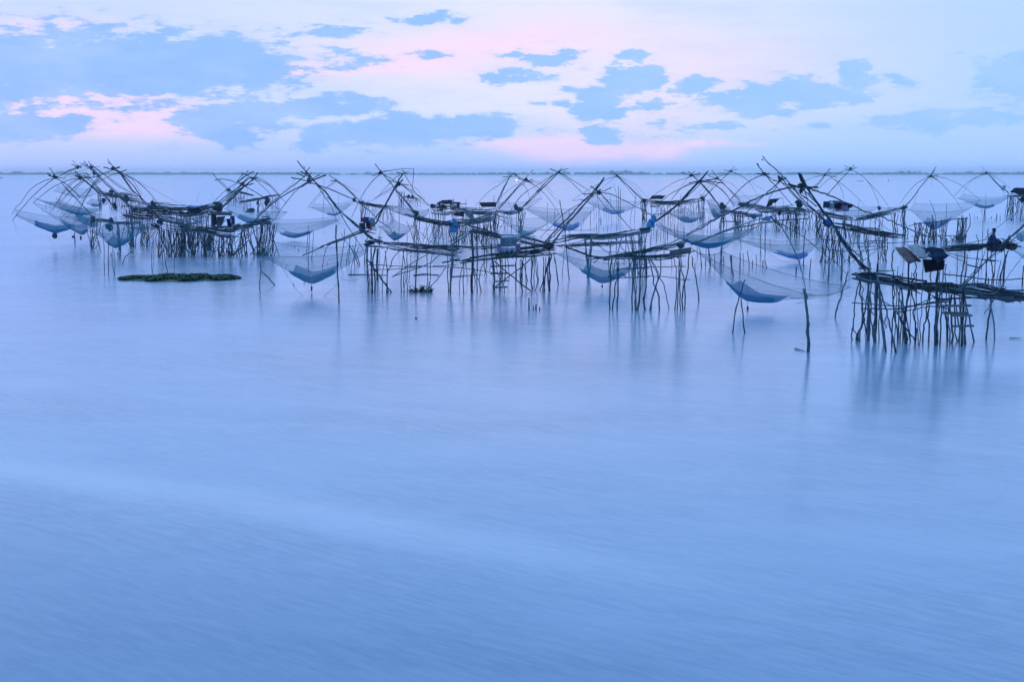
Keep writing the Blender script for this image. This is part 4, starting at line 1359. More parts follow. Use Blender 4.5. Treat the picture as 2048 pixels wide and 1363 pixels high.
# ---------------------------------------------------------------- left cluster
platform('long middle-left platform on a dense comb of stilts, in front of the open hut', [(300,515),(470,516)], '''
deck B 700,665 800,690 900,710 1010,735 w=1.2 n=18 t=.45 r=.045
deck C 0,860 150,890 340,905 520,945 700,970 w=1.2 n=26 t=.4 r=.045
deck C 350,870 500,900 640,905 780,885 w=1.0 n=14 t=.25 r=.04
deck C 600,930 720,910 850,880 950,870 w=.7 n=8 t=.15
deck B 400,735 600,738 700,745 r=.04 n=5
rail C 0,905 200,920 400,960 640,980 780,1000 r=.04
rail C 300,1050 450,1055 600,1065 700,1070 r=.025
rail C 340,1130 500,1140 700,1155 860,1190 r=.022
rail C 0,1100 60,1150 150,1215 200,1235 r=.04
rail C 190,1015 340,1010 r=.03
fill B 680,1025 720,1025 685,740 720,740 n=7 jy=3 r=.04
fill B 780,1025 960,1025 770,750 960,750 n=26 jy=4 lean=.2
fill C 0,1250 70,1250 0,910 70,920 n=6 jy=4
fill C 140,1245 210,1245 130,930 200,930 n=9 jy=4 r=.04
fill C 280,1250 350,1250 290,950 340,950 n=8 jy=4 r=.045
fill C 390,1250 500,1250 380,970 500,970 n=7 jy=6 lean=.25
fill C 500,1250 560,1250 490,970 560,980 n=5 jy=4 r=.05
fill C 570,1245 680,1250 570,980 670,980 n=10 jy=4 lean=.2
fill C 640,1225 670,1225 640,1180 670,1180 n=6 r=.05
trunk C 375,1180 380,1080 385,970 b=500 r=.3 
post B 790,1210 755,1040 745,880 750,760 b=545 r=.03
post B 850,1215 850,1050 840,900 b=546 r=.025
post B 630,1205 620,1000 640,860 b=545 r=.025
post B 630,1205 642,1000 640,880 625,820 b=545 r=.022
post B 735,1110 735,960 b=530 r=.028
bundle B 705,670 r=.35 e=1.1
bundle B 665,715 r=.3 e=.6
brace B 590,860 630,810 670,760 r=.03
''')
liftnet('front left net of the cluster, a teal bag seen through four thin leaning poles', 511, '''
boom B 710,650 620,540 520,430 440,310 350,220 290,160 r=.05
boom B 700,640 600,520 500,420 420,340 340,225 260,150 r=.05
boom B 690,640 560,500 480,400 430,370 360,270 300,180 r=.045
crosspiece B 138,122 200,140 240,150 r=.05
crosspiece B 240,140 305,118 r=.05
crosspiece B 300,125 230,150 r=.04
boom B 290,165 240,120 180,70 r=.04
crosspiece B 175,38 200,75 230,110 r=.03
crosspiece B 372,150 280,190 r=.04
bundle B 232,135 r=.16
spar B 240,150 340,190 440,240 540,320 620,400 710,520 d=0,3 r=.045
spar B 330,200 430,250 480,330 530,400 r=.03
spar B 230,150 130,190 50,260 0,360 -100,520 -160,640 d=0,-3 r=.045
palespar B 370,150 250,190 130,250 0,350 -120,500 -330,730 d=1,-2 r=.035
rope B 470,260 700,380 850,460 970,520 r=.012
post B 155,1250 145,1150 140,950 128,740 b=549 r=.03
post B 180,1250 188,1000 180,850 b=549 r=.03
post B 262,1255 235,1150 232,950 240,850 218,720 b=550 r=.03
post B 245,1255 250,1150 245,960 b=550 r=.03
net B -20,770,-2 180,660,3 650,640,3 520,740,-2 262,936,-.4 q=.46 pm=pouch_teal m=net_thread_dense p=1.4
''')
platform('stilt tower with a small railed box, at the right end of the left cluster', [(455,514),(550,513)], '''
deck C 640,925 760,880 900,830 1030,790 1160,770 w=1 n=14 t=.2 r=.045
deck C 820,870 950,830 1080,800 1180,810 w=1 n=12 t=.35 r=.04
fill C 700,1245 760,1240 780,960 860,900 n=4 jy=3
fill C 790,1240 870,1240 800,900 850,870 n=7 jy=3 r=.045
fill C 960,1240 1060,1245 930,850 1060,830 n=10 jy=4 r=.04
fill C 1050,1245 1200,1245 1050,830 1180,830 n=16 jy=4 lean=.2
fill C 1060,1240 1140,1240 1060,1150 1140,1150 n=8 jy=3
post C 1300,1240 1240,1100 1190,960 1140,830 r=.035
post C 1235,1240 1200,1100 1150,900 
brace C 700,1240 830,1050 1000,900 1060,860 r=.035
brace C 690,1240,0 760,1170 900,1030 r=.05
brace C 910,1240,0 970,1150 1060,1010 r=.035
brace C 660,1130 800,1000 950,930 r=.025
rail C 1060,740 1160,740 r=.05
rail C 1060,770 1170,765 r=.06
rail C 1050,800 1180,800 r=.06
rail C 1060,825 1190,825 r=.06
post C 1075,840 1075,725 b=513 r=.03
post C 1165,840 1162,700 b=513 r=.03
post C 1130,840 1130,695 b=513 r=.025
post C 775,1360 790,1290 840,1220 b=530 r=.03
post C 655,1400 650,1290 640,1240 b=537 r=.022
post C 750,1400 700,1380 b=545 r=.02
''')
liftnet('middle white net with a small steel-blue pocket above the teal-pocket net', 480, '''
boom C 437,600 560,500 660,420 790,330 900,230 r=.06
boom C 560,600 660,510 780,390 900,290 950,250 1010,160 r=.075
boom C 600,540 720,420 840,330 930,260 1015,165 r=.06
crosspiece C 890,235 940,240 1010,220 r=.06
crosspiece C 950,150 870,190 800,240 740,290 r=.05
crosspiece C 790,185 850,180 r=.05
crosspiece C 800,158 850,190 930,220 r=.05
crosspiece C 885,135 850,180 r=.04
crosspiece C 905,230 1025,235 r=.05
bundle C 945,240 r=.18
spar C 445,262 540,248 640,260 720,290 830,330 900,370 1010,430 1120,510 d=-1,2 r=.045
spar C 425,170 500,270 560,330 610,380 r=.045
spar C 500,250 560,300 620,370 r=.035
spar C 830,180 770,240 690,370 r=.04
spar C 960,150 880,190 760,280 600,390 480,500 400,590 r=.04
spar C 960,245 1090,290 1190,360 1290,470 1380,560 d=0,2 r=.045
spar C 970,250 1060,330 1150,420 1190,460 d=0,-2 r=.04
spar C 1010,235 1100,270 1220,370 1310,480 d=0,3 r=.04
spar C 960,300 870,320 800,340 r=.035
net D -10,600,-3 180,575,3 850,540,2 790,580,-3 405,752,-.4 q=.36 pm=pouch_teal p=1.35
rope D 290,340 400,250 r=.015
''')
platform('rear-left platform carrying the blue tarpaulin shelter', [(330,490),(480,488)], '''
deck B 740,590 850,560 960,560 1010,555 w=1.6 n=18 t=.5 r=.045
deck C 0,640 100,690 280,640 470,595 w=1.5 n=18 t=.5 r=.05
deck C 270,620 380,605 470,595 w=.8 n=6 r=.055
deck C 0,830 150,800 300,770 w=1.2 n=12 t=.5
deck C 0,740 120,740 260,740 400,700 w=1.5 n=14 t=.7
fill C 0,1130 400,1130 0,750 400,740 n=26 jy=14 over=16
fill C 100,1130 150,1130 100,900 150,900 n=8 r=.05
fill C 240,760 420,760 240,620 420,600 n=12 over=6
fill B 780,900 1000,900 760,600 1000,600 n=16 jy=20 over=10
bundle C 520,590 r=0.27 e=.9 m=navy_cloth
bundle C 480,560 r=.35 e=.7
''')
platform('plank landing behind the blue-tarp shelter, among crowded low rails', [(262,470),(370,468)], '''
deck B 430,540 560,530 700,525 850,540 970,550 w=1.8 n=26 t=.7 r=.045
deck B 480,570 620,590 780,600 940,625 w=1.6 n=24 t=.7 r=.045
deck B 300,600 420,620 560,640 680,640 w=1.4 n=18 t=.5 r=.045
deck B 620,515 780,525 900,545 w=.8 n=6 r=.06
fill B 400,930 450,930 400,560 450,560 n=8 jy=5 r=.05
fill B 520,915 600,925 520,700 600,700 n=9 jy=4 r=.045
fill B 440,700 700,780 440,560 700,560 n=20 jy=20 over=8
bundle B 640,490 r=.35 e=1.1 m=dark_wood
bundle B 640,510 r=.6 e=.4 m=dark_wood
bundle B 440,545 r=.45 e=.7
''')
platform('far-left back platform hidden among the fan of spars', [(195,432),(300,430)], '''
deck B 90,380 200,400 330,410 480,440 w=2 n=26 t=.6 r=.05
deck B 300,430 420,450 520,465 w=1.5 n=14 t=.5 r=.05
deck B 320,510 420,520 560,530 w=1.5 n=12 t=.4
fill B 85,540 125,540 85,380 120,390 n=6 jy=4 r=.06
fill B 200,560 330,520 200,400 330,410 n=16 jy=12 r=.05
fill B 330,560 540,540 330,420 540,470 n=18 jy=12 over=8
bundle B 370,440 r=0.61 e=1.0 m=navy_cloth
bundle B 250,500 r=.4 e=1.2 m=dark_tarp
bundle B 215,380 r=0.41 e=1 m=navy_cloth
bundle B 140,460 r=0.41 e=1 m=navy_cloth
post B 405,440 405,360 b=430
post B 415,440 418,380 b=430
''')
platform('low front-left platform on two clumps of stilts, bundles hung under its deck', [(183,496),(268,495)], '''
deck B 20,655 120,660 220,665 w=1 n=12 t=.16 r=.045
deck B 200,690 300,685 400,690 500,680 w=1 n=12 t=.16 r=.05
fill B 15,940 45,940 20,660 50,660 n=7 jy=3 r=.04
post B 125,980 80,900 40,820 b=503 r=.03
post B 100,935 90,880 70,820 60,760 b=496
brace B 65,745 110,790 150,840 r=.03
fill B 290,950 320,950 280,690 310,690 n=5 jy=20 r=.045
brace B 205,860 270,800 340,740 r=.03
brace B 340,740 400,800 430,850 r=.03
bundle B 35,650 r=.3 e=.9
bundle B 210,660 r=0.31 e=.7 m=navy_cloth
bundle B 190,715 r=0.34 e=.9 m=navy_cloth
rail B 210,650 30,640 r=.035
rail B 290,690 400,690 r=.09 m=dark_wood
''')
liftnet('leftmost net, its dark pocket above a round stone hanging just over the water', 497, '''
boom A 1200,800 1080,660 960,540 860,430 800,365 r=.05
boom A 1190,790 1040,620 900,480 830,400 800,360 r=.04 m=pale_bamboo
boom A 1040,545 920,430 820,355 760,315 700,290 r=.055
crosspiece A 615,238 660,270 710,300 r=.06
crosspiece A 630,265 700,290 r=.05
crosspiece A 640,160 680,210 720,270 r=.04
crosspiece A 710,300 780,295 850,305 r=.04
bundle A 715,285 r=.17
spar A 710,300 600,325 500,375 390,450 290,590 200,690 155,765 d=0,3 r=.036
spar A 700,305 600,380 500,465 400,560 250,730 160,850 d=0,-2 r=.045
spar A 1010,160 900,205 800,260 720,300 r=.05
spar A 1298,300 1190,420 1080,620 1010,770 945,920 d=1,-1 r=.045
palespar A 1298,330 1200,400 1050,530 930,680 820,790 d=1,-1 r=.04
rope A 170,850 200,940 230,1035 r=.01
rope A 780,1330 600,980 r=.005
net A 200,705,3 215,770,-3 940,900,-1.5 1190,790,2.5 710,1010,-.4 q=.52 pm=pouch_navy p=1.25
weight A 710,1045 h=.26 r=.24
''')
liftnet('second net from the left, its navy pocket overlapping the leftmost one', 493, '''
boom A 1290,500 1200,420 1110,340 1040,280 970,205 r=.07
boom A 1298,480 1180,390 1080,310 1000,280 r=.05
crosspiece A 970,265 1040,290 1130,295 r=.07
crosspiece A 1000,255 1040,320 r=.05
bundle A 1040,290 r=.2
spar A 1040,295 900,320 780,370 650,440 540,530 430,620 d=0,-2 r=.045
spar A 1040,300 960,350 850,460 740,620 670,720 d=0,2 r=.03
spar A 1090,330 970,420 850,530 750,620 d=0,-2 r=.04
net A 435,620,-3 650,755,-1 1200,940,-2 1250,760,3 1050,1033,-.4 q=.46 pm=pouch_navy m=net_thread p=1.3
weight A 1048,1075 h=.2 r=.09
weight A 948,1062 h=.12 r=.12
''')
liftnet('third net from the left, a long grey-green sheet rising to a corner at left', 470, '''
boom B 270,560 180,450 100,360 20,280 -60,200 r=.06
boom B 280,570 150,400 60,300 -40,180 r=.05
crosspiece A 1100,285 1200,290 1298,270 r=.06
spar A 1160,300 1020,260 900,290 r=.035
spar A 1110,330 960,330 860,420 770,560 680,720 d=0,-2 r=.035
spar A 1220,220 1100,300 940,440 810,600 760,640 d=0,-3 r=.03
bundle A 1220,240 r=.2 e=1.5
net A 430,552,-2 740,600,3 1270,700,3 1290,690,-2 1020,782,-.4 q=.46 pm=pouch_teal m=net_thread_dense p=1.4
''')
liftnet('fourth net from the left, seen low between the second net and the stilts', 478, '''
boom B 430,545 300,420 180,310 80,210 0,130 -60,60 r=.05
boom B 420,560 280,400 150,280 60,190 r=.05
spar A 1298,260 1150,310 1000,430 900,590 740,740 d=0,-2 r=.03
net A 750,570,-2 820,790,-3 1298,960,-1 1298,770,3 1180,900,-.4 q=.5 pm=pouch_navy m=net_thread_dense p=1.4
''')
liftnet('far-left net fanned highest of the cluster, a sheet between pale spars', 435, '''
boom B 430,540 300,400 180,290 60,180 -20,110 r=.06
boom A 1298,300 1180,190 1100,130 1030,100 r=.06
crosspiece A 925,120 1000,150 1060,170 r=.07
crosspiece A 938,65 990,120 1060,150 r=.05
crosspiece A 1140,120 1060,150 1000,165 r=.06
crosspiece A 1100,100 1030,150 r=.05
bundle A 1010,155 r=.3
spar A 1010,165 880,200 780,270 700,310 r=.05 d=0,-2
spar A 1000,170 900,230 820,320 r=.04 d=0,3
net A 690,460,-2 740,400,3 1298,420,2 1200,520,-3 1050,560,-.4 nopouch=1
''')
liftnet('far-left net just right of the highest apex, crossing sticks wide and level', 426, '''
boom B 480,430 380,360 260,300 150,200 60,130 0,90 r=.05
boom A 1298,270 1200,170 1150,80 r=.07
crosspiece A 1100,155 1190,165 1298,145 r=.05
crosspiece A 1110,130 1190,165 1260,210 r=.05
crosspiece A 1150,75 1160,100 r=.06
bundle A 1190,160 r=.3
spar A 1190,165 1060,200 960,240 830,280 r=.04 d=0,-3
spar B 0,90 130,190 270,280 400,370 r=.05
spar B 30,110 150,200 280,300 430,420 r=.04
net A 1100,620,-2 1180,560,3 1420,560,2 1400,640,-3 1230,668,-.4 q=.5 pm=pouch_teal m=net_thread_dense
''')
liftnet('net hung right of the hut, a wide white bowl with a grey-teal pocket', 480, '''
boom C 510,580 600,500 700,400 790,320 885,220 r=.06
boom C 560,610 680,500 800,380 850,330 r=.06
crosspiece C 740,270 800,310 850,340 r=.06
crosspiece C 800,300 830,340 960,300 r=.05
bundle C 815,300 r=.2
spar C 820,330 900,370 1000,430 1100,500 1200,590 1330,660 d=0,2 r=.045
spar C 800,330 700,420 620,510 540,600 d=0,-3 r=.04
net C 565,620,-2 620,560,3 1385,680,2 1200,770,-3 880,808,-.4 q=.46 pm=pouch_teal m=net_thread p=1.4
''')
platform('far narrow jetty above the white bowl net, one end ragged', [(480,424),(560,424)], '''
deck C 780,545 900,525 1030,500 1150,470 1290,450 w=1.3 n=20 t=.25 r=.05
rail C 1150,460 1290,450 r=.1 m=dark_wood
fill C 800,660 930,640 830,550 930,530 n=7 jy=10
fill C 990,680 1030,650 1000,510 1030,510 n=4 r=.06
fill C 1050,680 1200,670 1080,500 1200,480 n=7 jy=10
fill C 1180,700 1290,660 1180,480 1290,470 n=8 jy=10
bundle C 1130,520 r=.5 e=2.0
bundle C 1010,560 r=.3 e=2.0
bundle C 920,660 r=.9 e=.55 m=leaf_green
rail C 1000,675 1200,678 1390,675 r=.1 m=dark_wood
log C 850,690 980,692 r=.1
''')
platform('farthest jetty of the left cluster, a thin comb of stilts', [(455,406),(515,405)], '''
deck C 610,390 700,405 800,420 880,440 965,465 w=1.5 n=14 t=.3 r=.06
fill C 620,550 840,560 620,400 840,430 n=26 jy=12 r=.05
bundle C 630,385 r=.6 e=.8
rail C 640,490 830,500 r=.05
post C 865,430 870,350 b=405 r=.05
''')
# ---------------------------------------------------------------- awnings, hut, laundry, figure
def simple(name, label, cat, X, Y, yb, text, group=None):
    D = dist(yb); t = thing(name, label, cat, at(X, Y, D), group); build(text, t, lambda x: D); return t
simple('awning', 'thin dark awning tilted over the left half of the rear platform', 'awning', 895, 402, 455, '''
board E 822,405,-.8 870,380,.8 975,380,.8 925,402,-.8 name=tarp_sheet m=dark_tarp th=.06
rail E 822,408 925,406 r=.05
''')
simple('awning', 'boxy dark brown awning above the right half of the rear platform', 'awning', 975, 410, 453, '''
board F 265,388,.8 412,388,.8 420,424,-.8 285,424,-.8 name=tarp_sheet m=black_cloth th=.06
board F 280,388,.9 415,388,.9 418,426,.9 290,426,.9 name=back_sheet m=black_cloth th=.03
post F 415,470 418,380 b=453 r=.05
''')
simple('awning', 'slanted black awning standing alone at the left end of its platform', 'awning', 1315, 397, 442, '''
board H 163,333,-.9 192,305,.9 303,305,.9 275,333,-.9 name=tarp_sheet m=black_cloth th=.06
post H 182,360 184,325 b=442 r=.03
post H 272,360 274,325 b=442 r=.03
''')
simple('awning', 'black awning folded down on its left side, beside the forked lever tips', 'awning', 1545, 405, 446, '''
board I 545,482,.9 650,476,.9 605,522,-.7 535,525,-.7 name=tarp_sheet m=black_cloth th=.06
board I 540,485,-.6 560,520,-.7 540,560,-.7 500,562,-.6 name=side_sheet m=dark_tarp th=.05
board I 545,482,.2 575,520,.0 568,552,.0 520,558,.1 name=side_sheet m=dark_tarp th=.05
''')
t = simple('awning', 'grey gauze awning on a bamboo frame, pink cloths hung below its edge', 'awning', 1017, 485, 582, '''
board F 478,682,.7 640,680,.7 612,712,-.7 462,712,-.7 name=sheet m=pale_cloth th=.02
board F 458,705,-.75 608,700,-.75 605,782,-.8 455,792,-.8 name=mesh_sheet m=grey_sacking th=.02
rail F 450,700 480,682 640,680 r=.03
post F 455,800 460,700 b=582 r=.02
post F 600,790 603,695 b=582 r=.025
''')
def cloth(name, label, m_, X, Y, D, wdt, hgt, n=5, seed=0):
    rs2 = random.Random(seed); mb = MB(); c = at(X, Y, D); N = 14; M2 = 8; wdt *= .8; hgt *= .72; low = [rs2.uniform(.45, 1.15) for _ in range(N+1)]
    for i in range(N+1):
        for j in range(M2+1):
            u = i/N-.5; v = j/M2
            mb.v.append(c+Vector((u*wdt*(1-.15*v*math.sin(i*1.7+seed)), .06*math.sin(i*1.9+seed)+.03*math.sin(j*2.1+i), -v*hgt*(1+.15*math.sin(i*2.3+seed)))))
    k_ = len(mb.v); mb.v += [p+Vector((0, .02, 0)) for p in mb.v[:k_]]
    I = lambda i, j: i*(M2+1)+j
    for i in range(N):
        for j in range(M2):
            q_ = (I(i, j), I(i+1, j), I(i+1, j+1), I(i, j+1)); mb.f.append(q_); mb.f.append(tuple(x+k_ for x in reversed(q_)))
    return tag(mb.build(name, m_), label, 'cloth', 'laundry hung on the platforms')
Dp = dist(582)-.9
cloth('laundry_cloth', 'pink cloth hanging at the left corner of the grey gauze awning', 'pink_cloth', *px('F', 445, 760), Dp, .3, .6, seed=1)
cloth('laundry_cloth', 'long pale cloth sagging in the middle below the grey gauze awning', 'pale_cloth', *px('F', 525, 795), Dp, 1.5, .35, seed=2)
cloth('laundry_cloth', 'pink cloth at the right corner below the grey gauze awning', 'pink_cloth', *px('F', 620, 760), Dp, .3, .65, seed=3)
cloth('laundry_cloth', 'dark green cloth on the deck under the grey gauze awning', 'leaf_green', *px('F', 480, 852), Dp, .9, .3, seed=4)
Dl = dist(526)-.6
for i, (x, y, w_, h_, mm, lb) in enumerate([(125,550,.75,.7,'red_cloth','dull red cloth at the left top of the laundry heap'),
    (115,585,.85,1.2,'navy_cloth','navy cloth hanging low at the left of the laundry heap'),
    (150,545,.8,1.3,'blue_tarp','bright blue cloth in the middle left of the laundry heap'),
    (182,548,.65,1.35,'red_cloth','crimson cloth hanging in the middle of the laundry heap'),
    (208,545,.8,1.0,'pale_cloth','pale cloth at the right top of the laundry heap'),
    (215,590,.75,.8,'cream_cloth','salmon cloth at the right edge of the laundry heap'),
    (122,615,.6,.7,'black_cloth','black cloth at the bottom left of the laundry heap'),
    (165,560,.4,.9,'black_cloth','black cloth between the blue and crimson ones in the laundry heap')]):
    cloth('laundry_cloth', lb, mm, *px('E', x, y+(-6, 8, -10, 14, 2, -4, 6, 18)[i]), Dl+.12*(i % 4), w_*.6, h_*(.5, .62, .45, .66, .5, .55, .5, .6)[i], seed=10+i)
tag(MB().tube([at(*px('E', 95, 548), Dl+.2), at(*px('E', 170, 543), Dl+.2), at(*px('E', 245, 550), Dl+.2)], .03).build('laundry_pole', 'weathered_bamboo'), 'bare pole the heap of coloured laundry hangs over', 'pole')
Dj = dist(473)-.5
for i, (x, y, w_, h_, mm, lb) in enumerate([(290,505,1.0,1.2,'navy_cloth','dull navy cloth at the left end of the violet laundry row'),
    (300,515,.5,.9,'pink_cloth','narrow rose cloth near the left end of the violet laundry row'),
    (360,520,1.3,1.1,'pale_cloth','lilac cloth left of the bright violet one on the rear platform'),
    (415,525,1.1,1.0,'black_cloth','black cloth between the lilac and violet cloths on the rear platform'),
    (465,540,2.3,1.2,'pink_cloth','wide violet pink cloth draped under the rear platform roof'),
    (505,545,.9,1.1,'pale_cloth','pale cloth at the right side of the violet laundry row')]):
    cloth('laundry_cloth', lb, mm, *px('J', x, y), Dj+.15*(i % 3), w_*.8, h_*.75, seed=30+i)
simple('awning', 'long flat dark roof above the violet laundry on the rear platform', 'awning', 1680, 404, 473, '''
board J 320,500,.9 430,505,.9 560,540,-.6 440,545,-.6 name=tarp_sheet m=dark_tarp th=.05
board J 520,540,-.4 570,540,-.4 568,575,-.4 525,575,-.4 name=side_sheet m=black_cloth th=.05
''')
simple('shelter', 'bright blue tarpaulin shelter with a black opening, on the rear-left platform', 'shelter', 387, 421, 488, '''
board C 82,592,.9 262,600,.9 270,625,-.9 95,618,-.9 name=tarp_roof m=blue_tarp th=.04
board C 82,595,-.2 130,600,-.9 140,690,-.9 112,695,-.2 name=tarp_side m=blue_tarp th=.04
board C 128,615,-.6 270,622,-.6 275,692,-.6 135,695,-.6 name=opening_sheet m=black_cloth th=.04
post C 132,700 132,572 b=488 r=.04
post C 282,700 280,575 b=488 r=.04
''')
simple('hut', 'open-sided hut with a flat plank roof and hanging dark sacks, left cluster', 'hut', 442, 440, 512, '''
board C 368,708,-1.3 412,682,1.3 680,686,1.3 668,712,-1.3 name=roof m=dark_wood th=.10
board C 400,700,-.9 672,703,-.9 672,716,-.9 402,718,-.9 name=roof m=dark_wood th=.12
board C 412,715,-.5 450,715,-.5 440,860,-.5 408,860,-.5 name=wall m=hull_wood th=.06
board C 440,715,-.2 470,715,-.2 482,840,-.2 445,850,-.2 name=wall m=dark_wood th=.06
board C 475,735,.4 590,728,.4 545,850,.4 478,858,.4 name=screen m=grey_sacking th=.03
board C 605,765,-.4 650,760,-.4 672,862,-.4 625,870,-.4 name=wall m=dark_tarp th=.1
post C 655,870 655,700 b=512 r=.05
post C 420,880 415,700 b=512 r=.05
brace C 520,860 560,810 600,770 r=.045
rail C 400,675 530,670 r=.06
rail C 480,655 520,660 r=.08
deck C 420,880 560,875 680,870 780,845 w=1.2 n=14 t=.12
bundle C 500,625 r=.5 e=.9
''')
cloth('laundry_cloth', 'bright blue cloth hanging on the right post of the hut', 'blue_tarp', *px('C', 685, 722), dist(512)-.8, .32, .95, seed=50)
cloth('laundry_cloth', 'pale grey cloth strip beside the blue tarpaulin shelter', 'pale_cloth', *px('C', 215, 770), dist(500)-.5, .4, .5, seed=51)
# crouching figure
def skin_body(name, J, E, parent_loc, m_):
    me = bpy.data.meshes.new(name); me.from_pydata([tuple(p) for p, r in J], E, [])
    o = bpy.data.objects.new(name, me); COL.objects.link(o); me.materials.append(MAT[m_]); o.location = parent_loc
    sk = o.modifiers.new('skin', 'SKIN'); sk.use_smooth_shade = True
    for i, (p, r) in enumerate(J): me.skin_vertices[0].data[i].radius = (r, r); 
    me.skin_vertices[0].data[0].use_root = True
    ss_ = o.modifiers.new('sub', 'SUBSURF'); ss_.levels = 1; ss_.render_levels = 2
    return o
V = Vector
Df_ = dist(568); ft = at(*px('M', 690, 225), Df_); ft.y -= .35
J = [(V((0,0,.28)),.15),(V((0,.02,.45)),.15),(V((-.02,-.06,.66)),.17),(V((-.03,-.12,.80)),.09),(V((-.03,-.15,.86)),.055),(V((-.03,-.18,.96)),.10),(V((-.03,-.18,1.04)),.085),
     (V((.12,-.02,.26)),.095),(V((.17,-.36,.48)),.07),(V((.15,-.18,.10)),.05),(V((.15,-.28,.03)),.045),
     (V((-.12,-.02,.26)),.095),(V((-.18,-.36,.46)),.07),(V((-.16,-.18,.10)),.05),(V((-.16,-.28,.03)),.045),
     (V((.19,-.10,.73)),.065),(V((.26,-.22,.50)),.05),(V((.14,-.42,.46)),.036),(V((-.23,-.12,.72)),.065),(V((-.28,-.24,.50)),.05),(V((-.14,-.44,.45)),.036)]
E_ = [(0,1),(1,2),(2,3),(3,4),(4,5),(5,6),(0,7),(7,8),(8,9),(9,10),(0,11),(11,12),(12,13),(13,14),(2,15),(15,16),(16,17),(2,18),(18,19),(19,20)]
body = skin_body('person', J, E_, ft, 'navy_cloth'); body.rotation_euler = (0, 0, R(60))
tag(body, 'person in dark clothes crouching on the right middle walkway beside the covered cage', 'person')
for (k_, c_, rr, mm) in (('hair', V((-.03,-.16,1.03)), (.105,.115,.09), 'hair'), ('face', V((-.03,-.235,.97)), (.07,.05,.09), 'skin')):
    mb = MB().blob(V((0,0,0))+c_, *rr, 12, 8, .04); me = bpy.data.meshes.new(k_); me.from_pydata([tuple(p) for p in mb.v], [], mb.f)
    o_ = link(k_, me, mm, body)
# ---------------------------------------------------------------- floating weed, driftwood, boats
def weed(name, label, X0, X1, yb, dpt, n, hmax, parent=None, mats='leaf_green'):
    D = dist(yb); a, b_ = at(X0, yb, D), at(X1, yb, D); mb = MB(); L = (b_-a).x
    for i in range(n):
        t_ = rnd.random(); yy = rnd.uniform(-1, 1); ed = 1-abs(2*t_-1)**3
        if abs(yy) > math.sqrt(max(0, 1-(2*t_-1)**2))*(.85+.3*math.sin(t_*23)): continue
        c = V((a.x+L*t_, D+yy*dpt, 0)); hh = hmax*(.35+.65*rnd.random())*(.35+.65*ed)*(1+.12*math.sin(t_*17)+.1*math.sin(t_*41))
        an = rnd.uniform(0, 6.28); u = V((math.cos(an), math.sin(an), rnd.uniform(-.2, .5)))*rnd.uniform(.05, .12); w2 = V((-math.sin(an), math.cos(an), rnd.uniform(.2, .9)))*rnd.uniform(.05, .11)
        p = c+V((0, 0, hh*rnd.uniform(.2, 1))); k2 = len(mb.v)
        mb.v += [p-u, p-w2*.6, p+u, p+w2]; mb.f.append((k2, k2+1, k2+2, k2+3))
    N = 40 if n > 2000 else 0; k2 = len(mb.v)     # matted roots
    for i in range(N):
        an = 2*math.pi*i/N; mb.v.append(V((a.x+L/2+L/2*.97*math.cos(an), D+dpt*.95*math.sin(an)*(1+.1*math.sin(an*7)), .03)))
    for i in range(N):
        an = 2*math.pi*i/N; mb.v.append(V((a.x+L/2+L/2*.8*math.cos(an), D+dpt*.75*math.sin(an), hmax*.3)))
    for i in range(N): mb.f.append((k2+i, k2+(i+1) % N, k2+N+(i+1) % N, k2+N+i))
    if N: mb.f.append(tuple(k2+N+i for i in range(N)))
    return tag(mb.build(name, mats, None, False), label, 'water plants')
weed('floating_plants', 'long dark green raft of floating water plants at left, before the stilts', 238, 482, 557, 2.3, 15000, .20)
weed('floating_plants', 'small tangle of weed caught at the posts of the front centre platform', 818, 866, 584, .5, 150, .26)
weed('floating_plants', 'bright green clump of weed by the open stake frame near the right', 1914, 1926, 482, .5, 900, .8, mats='leaf_light')
mb = MB()
for i in range(26):
    D = dist(583.5)-.2*rnd.random(); x = rnd.uniform(826, 864); a = at(x, 583.5, D); a.z = .0
    p2 = a+V((rnd.uniform(-.25, .25), 0, rnd.uniform(.1, .4))); mb.tube([a, (a+p2)/2+V((rnd.gauss(0, .05), 0, .08)), p2], .018)
tag(mb.build('driftwood', 'dark_wood'), 'tangle of curled dark twigs at the waterline of the front centre platform', 'driftwood')
def log(label, pts_, r=.05):
    P3 = [];
    for (x, y) in pts_: p = at(x, y, dist(y)); p.z = .03; P3.append(p)
    P3 = catmull(P3, 5) if len(P3) > 2 else [P3[0].lerp(P3[1], i/5) for i in range(6)]
    tag(MB().tube(P3, r, r*.5).build('floating_log', 'dark_wood'), label, 'log')
log('thin log lying on the water left of the front centre stilts', [(697,550),(735,549.5),(775,551)], .045)
log('dark log afloat behind the tangle of weed, front centre', [(828,551.5),(850,549),(878,551)], .06)
log('pale stick afloat behind the middle of the front centre platform', [(900,554.5),(930,552),(965,549.5)], .04)
log('stick lying on the water by the nearest lone pole', [(1590,698.5),(1600,701),(1609,703)], .03)
log('thin twig afloat on open water at the right frame edge', [(2019,678),(2030,676.8),(2042,678)], .018)
log('tiny black float drifting on open water in the middle', [(831,637),(834,637.5)], .05)
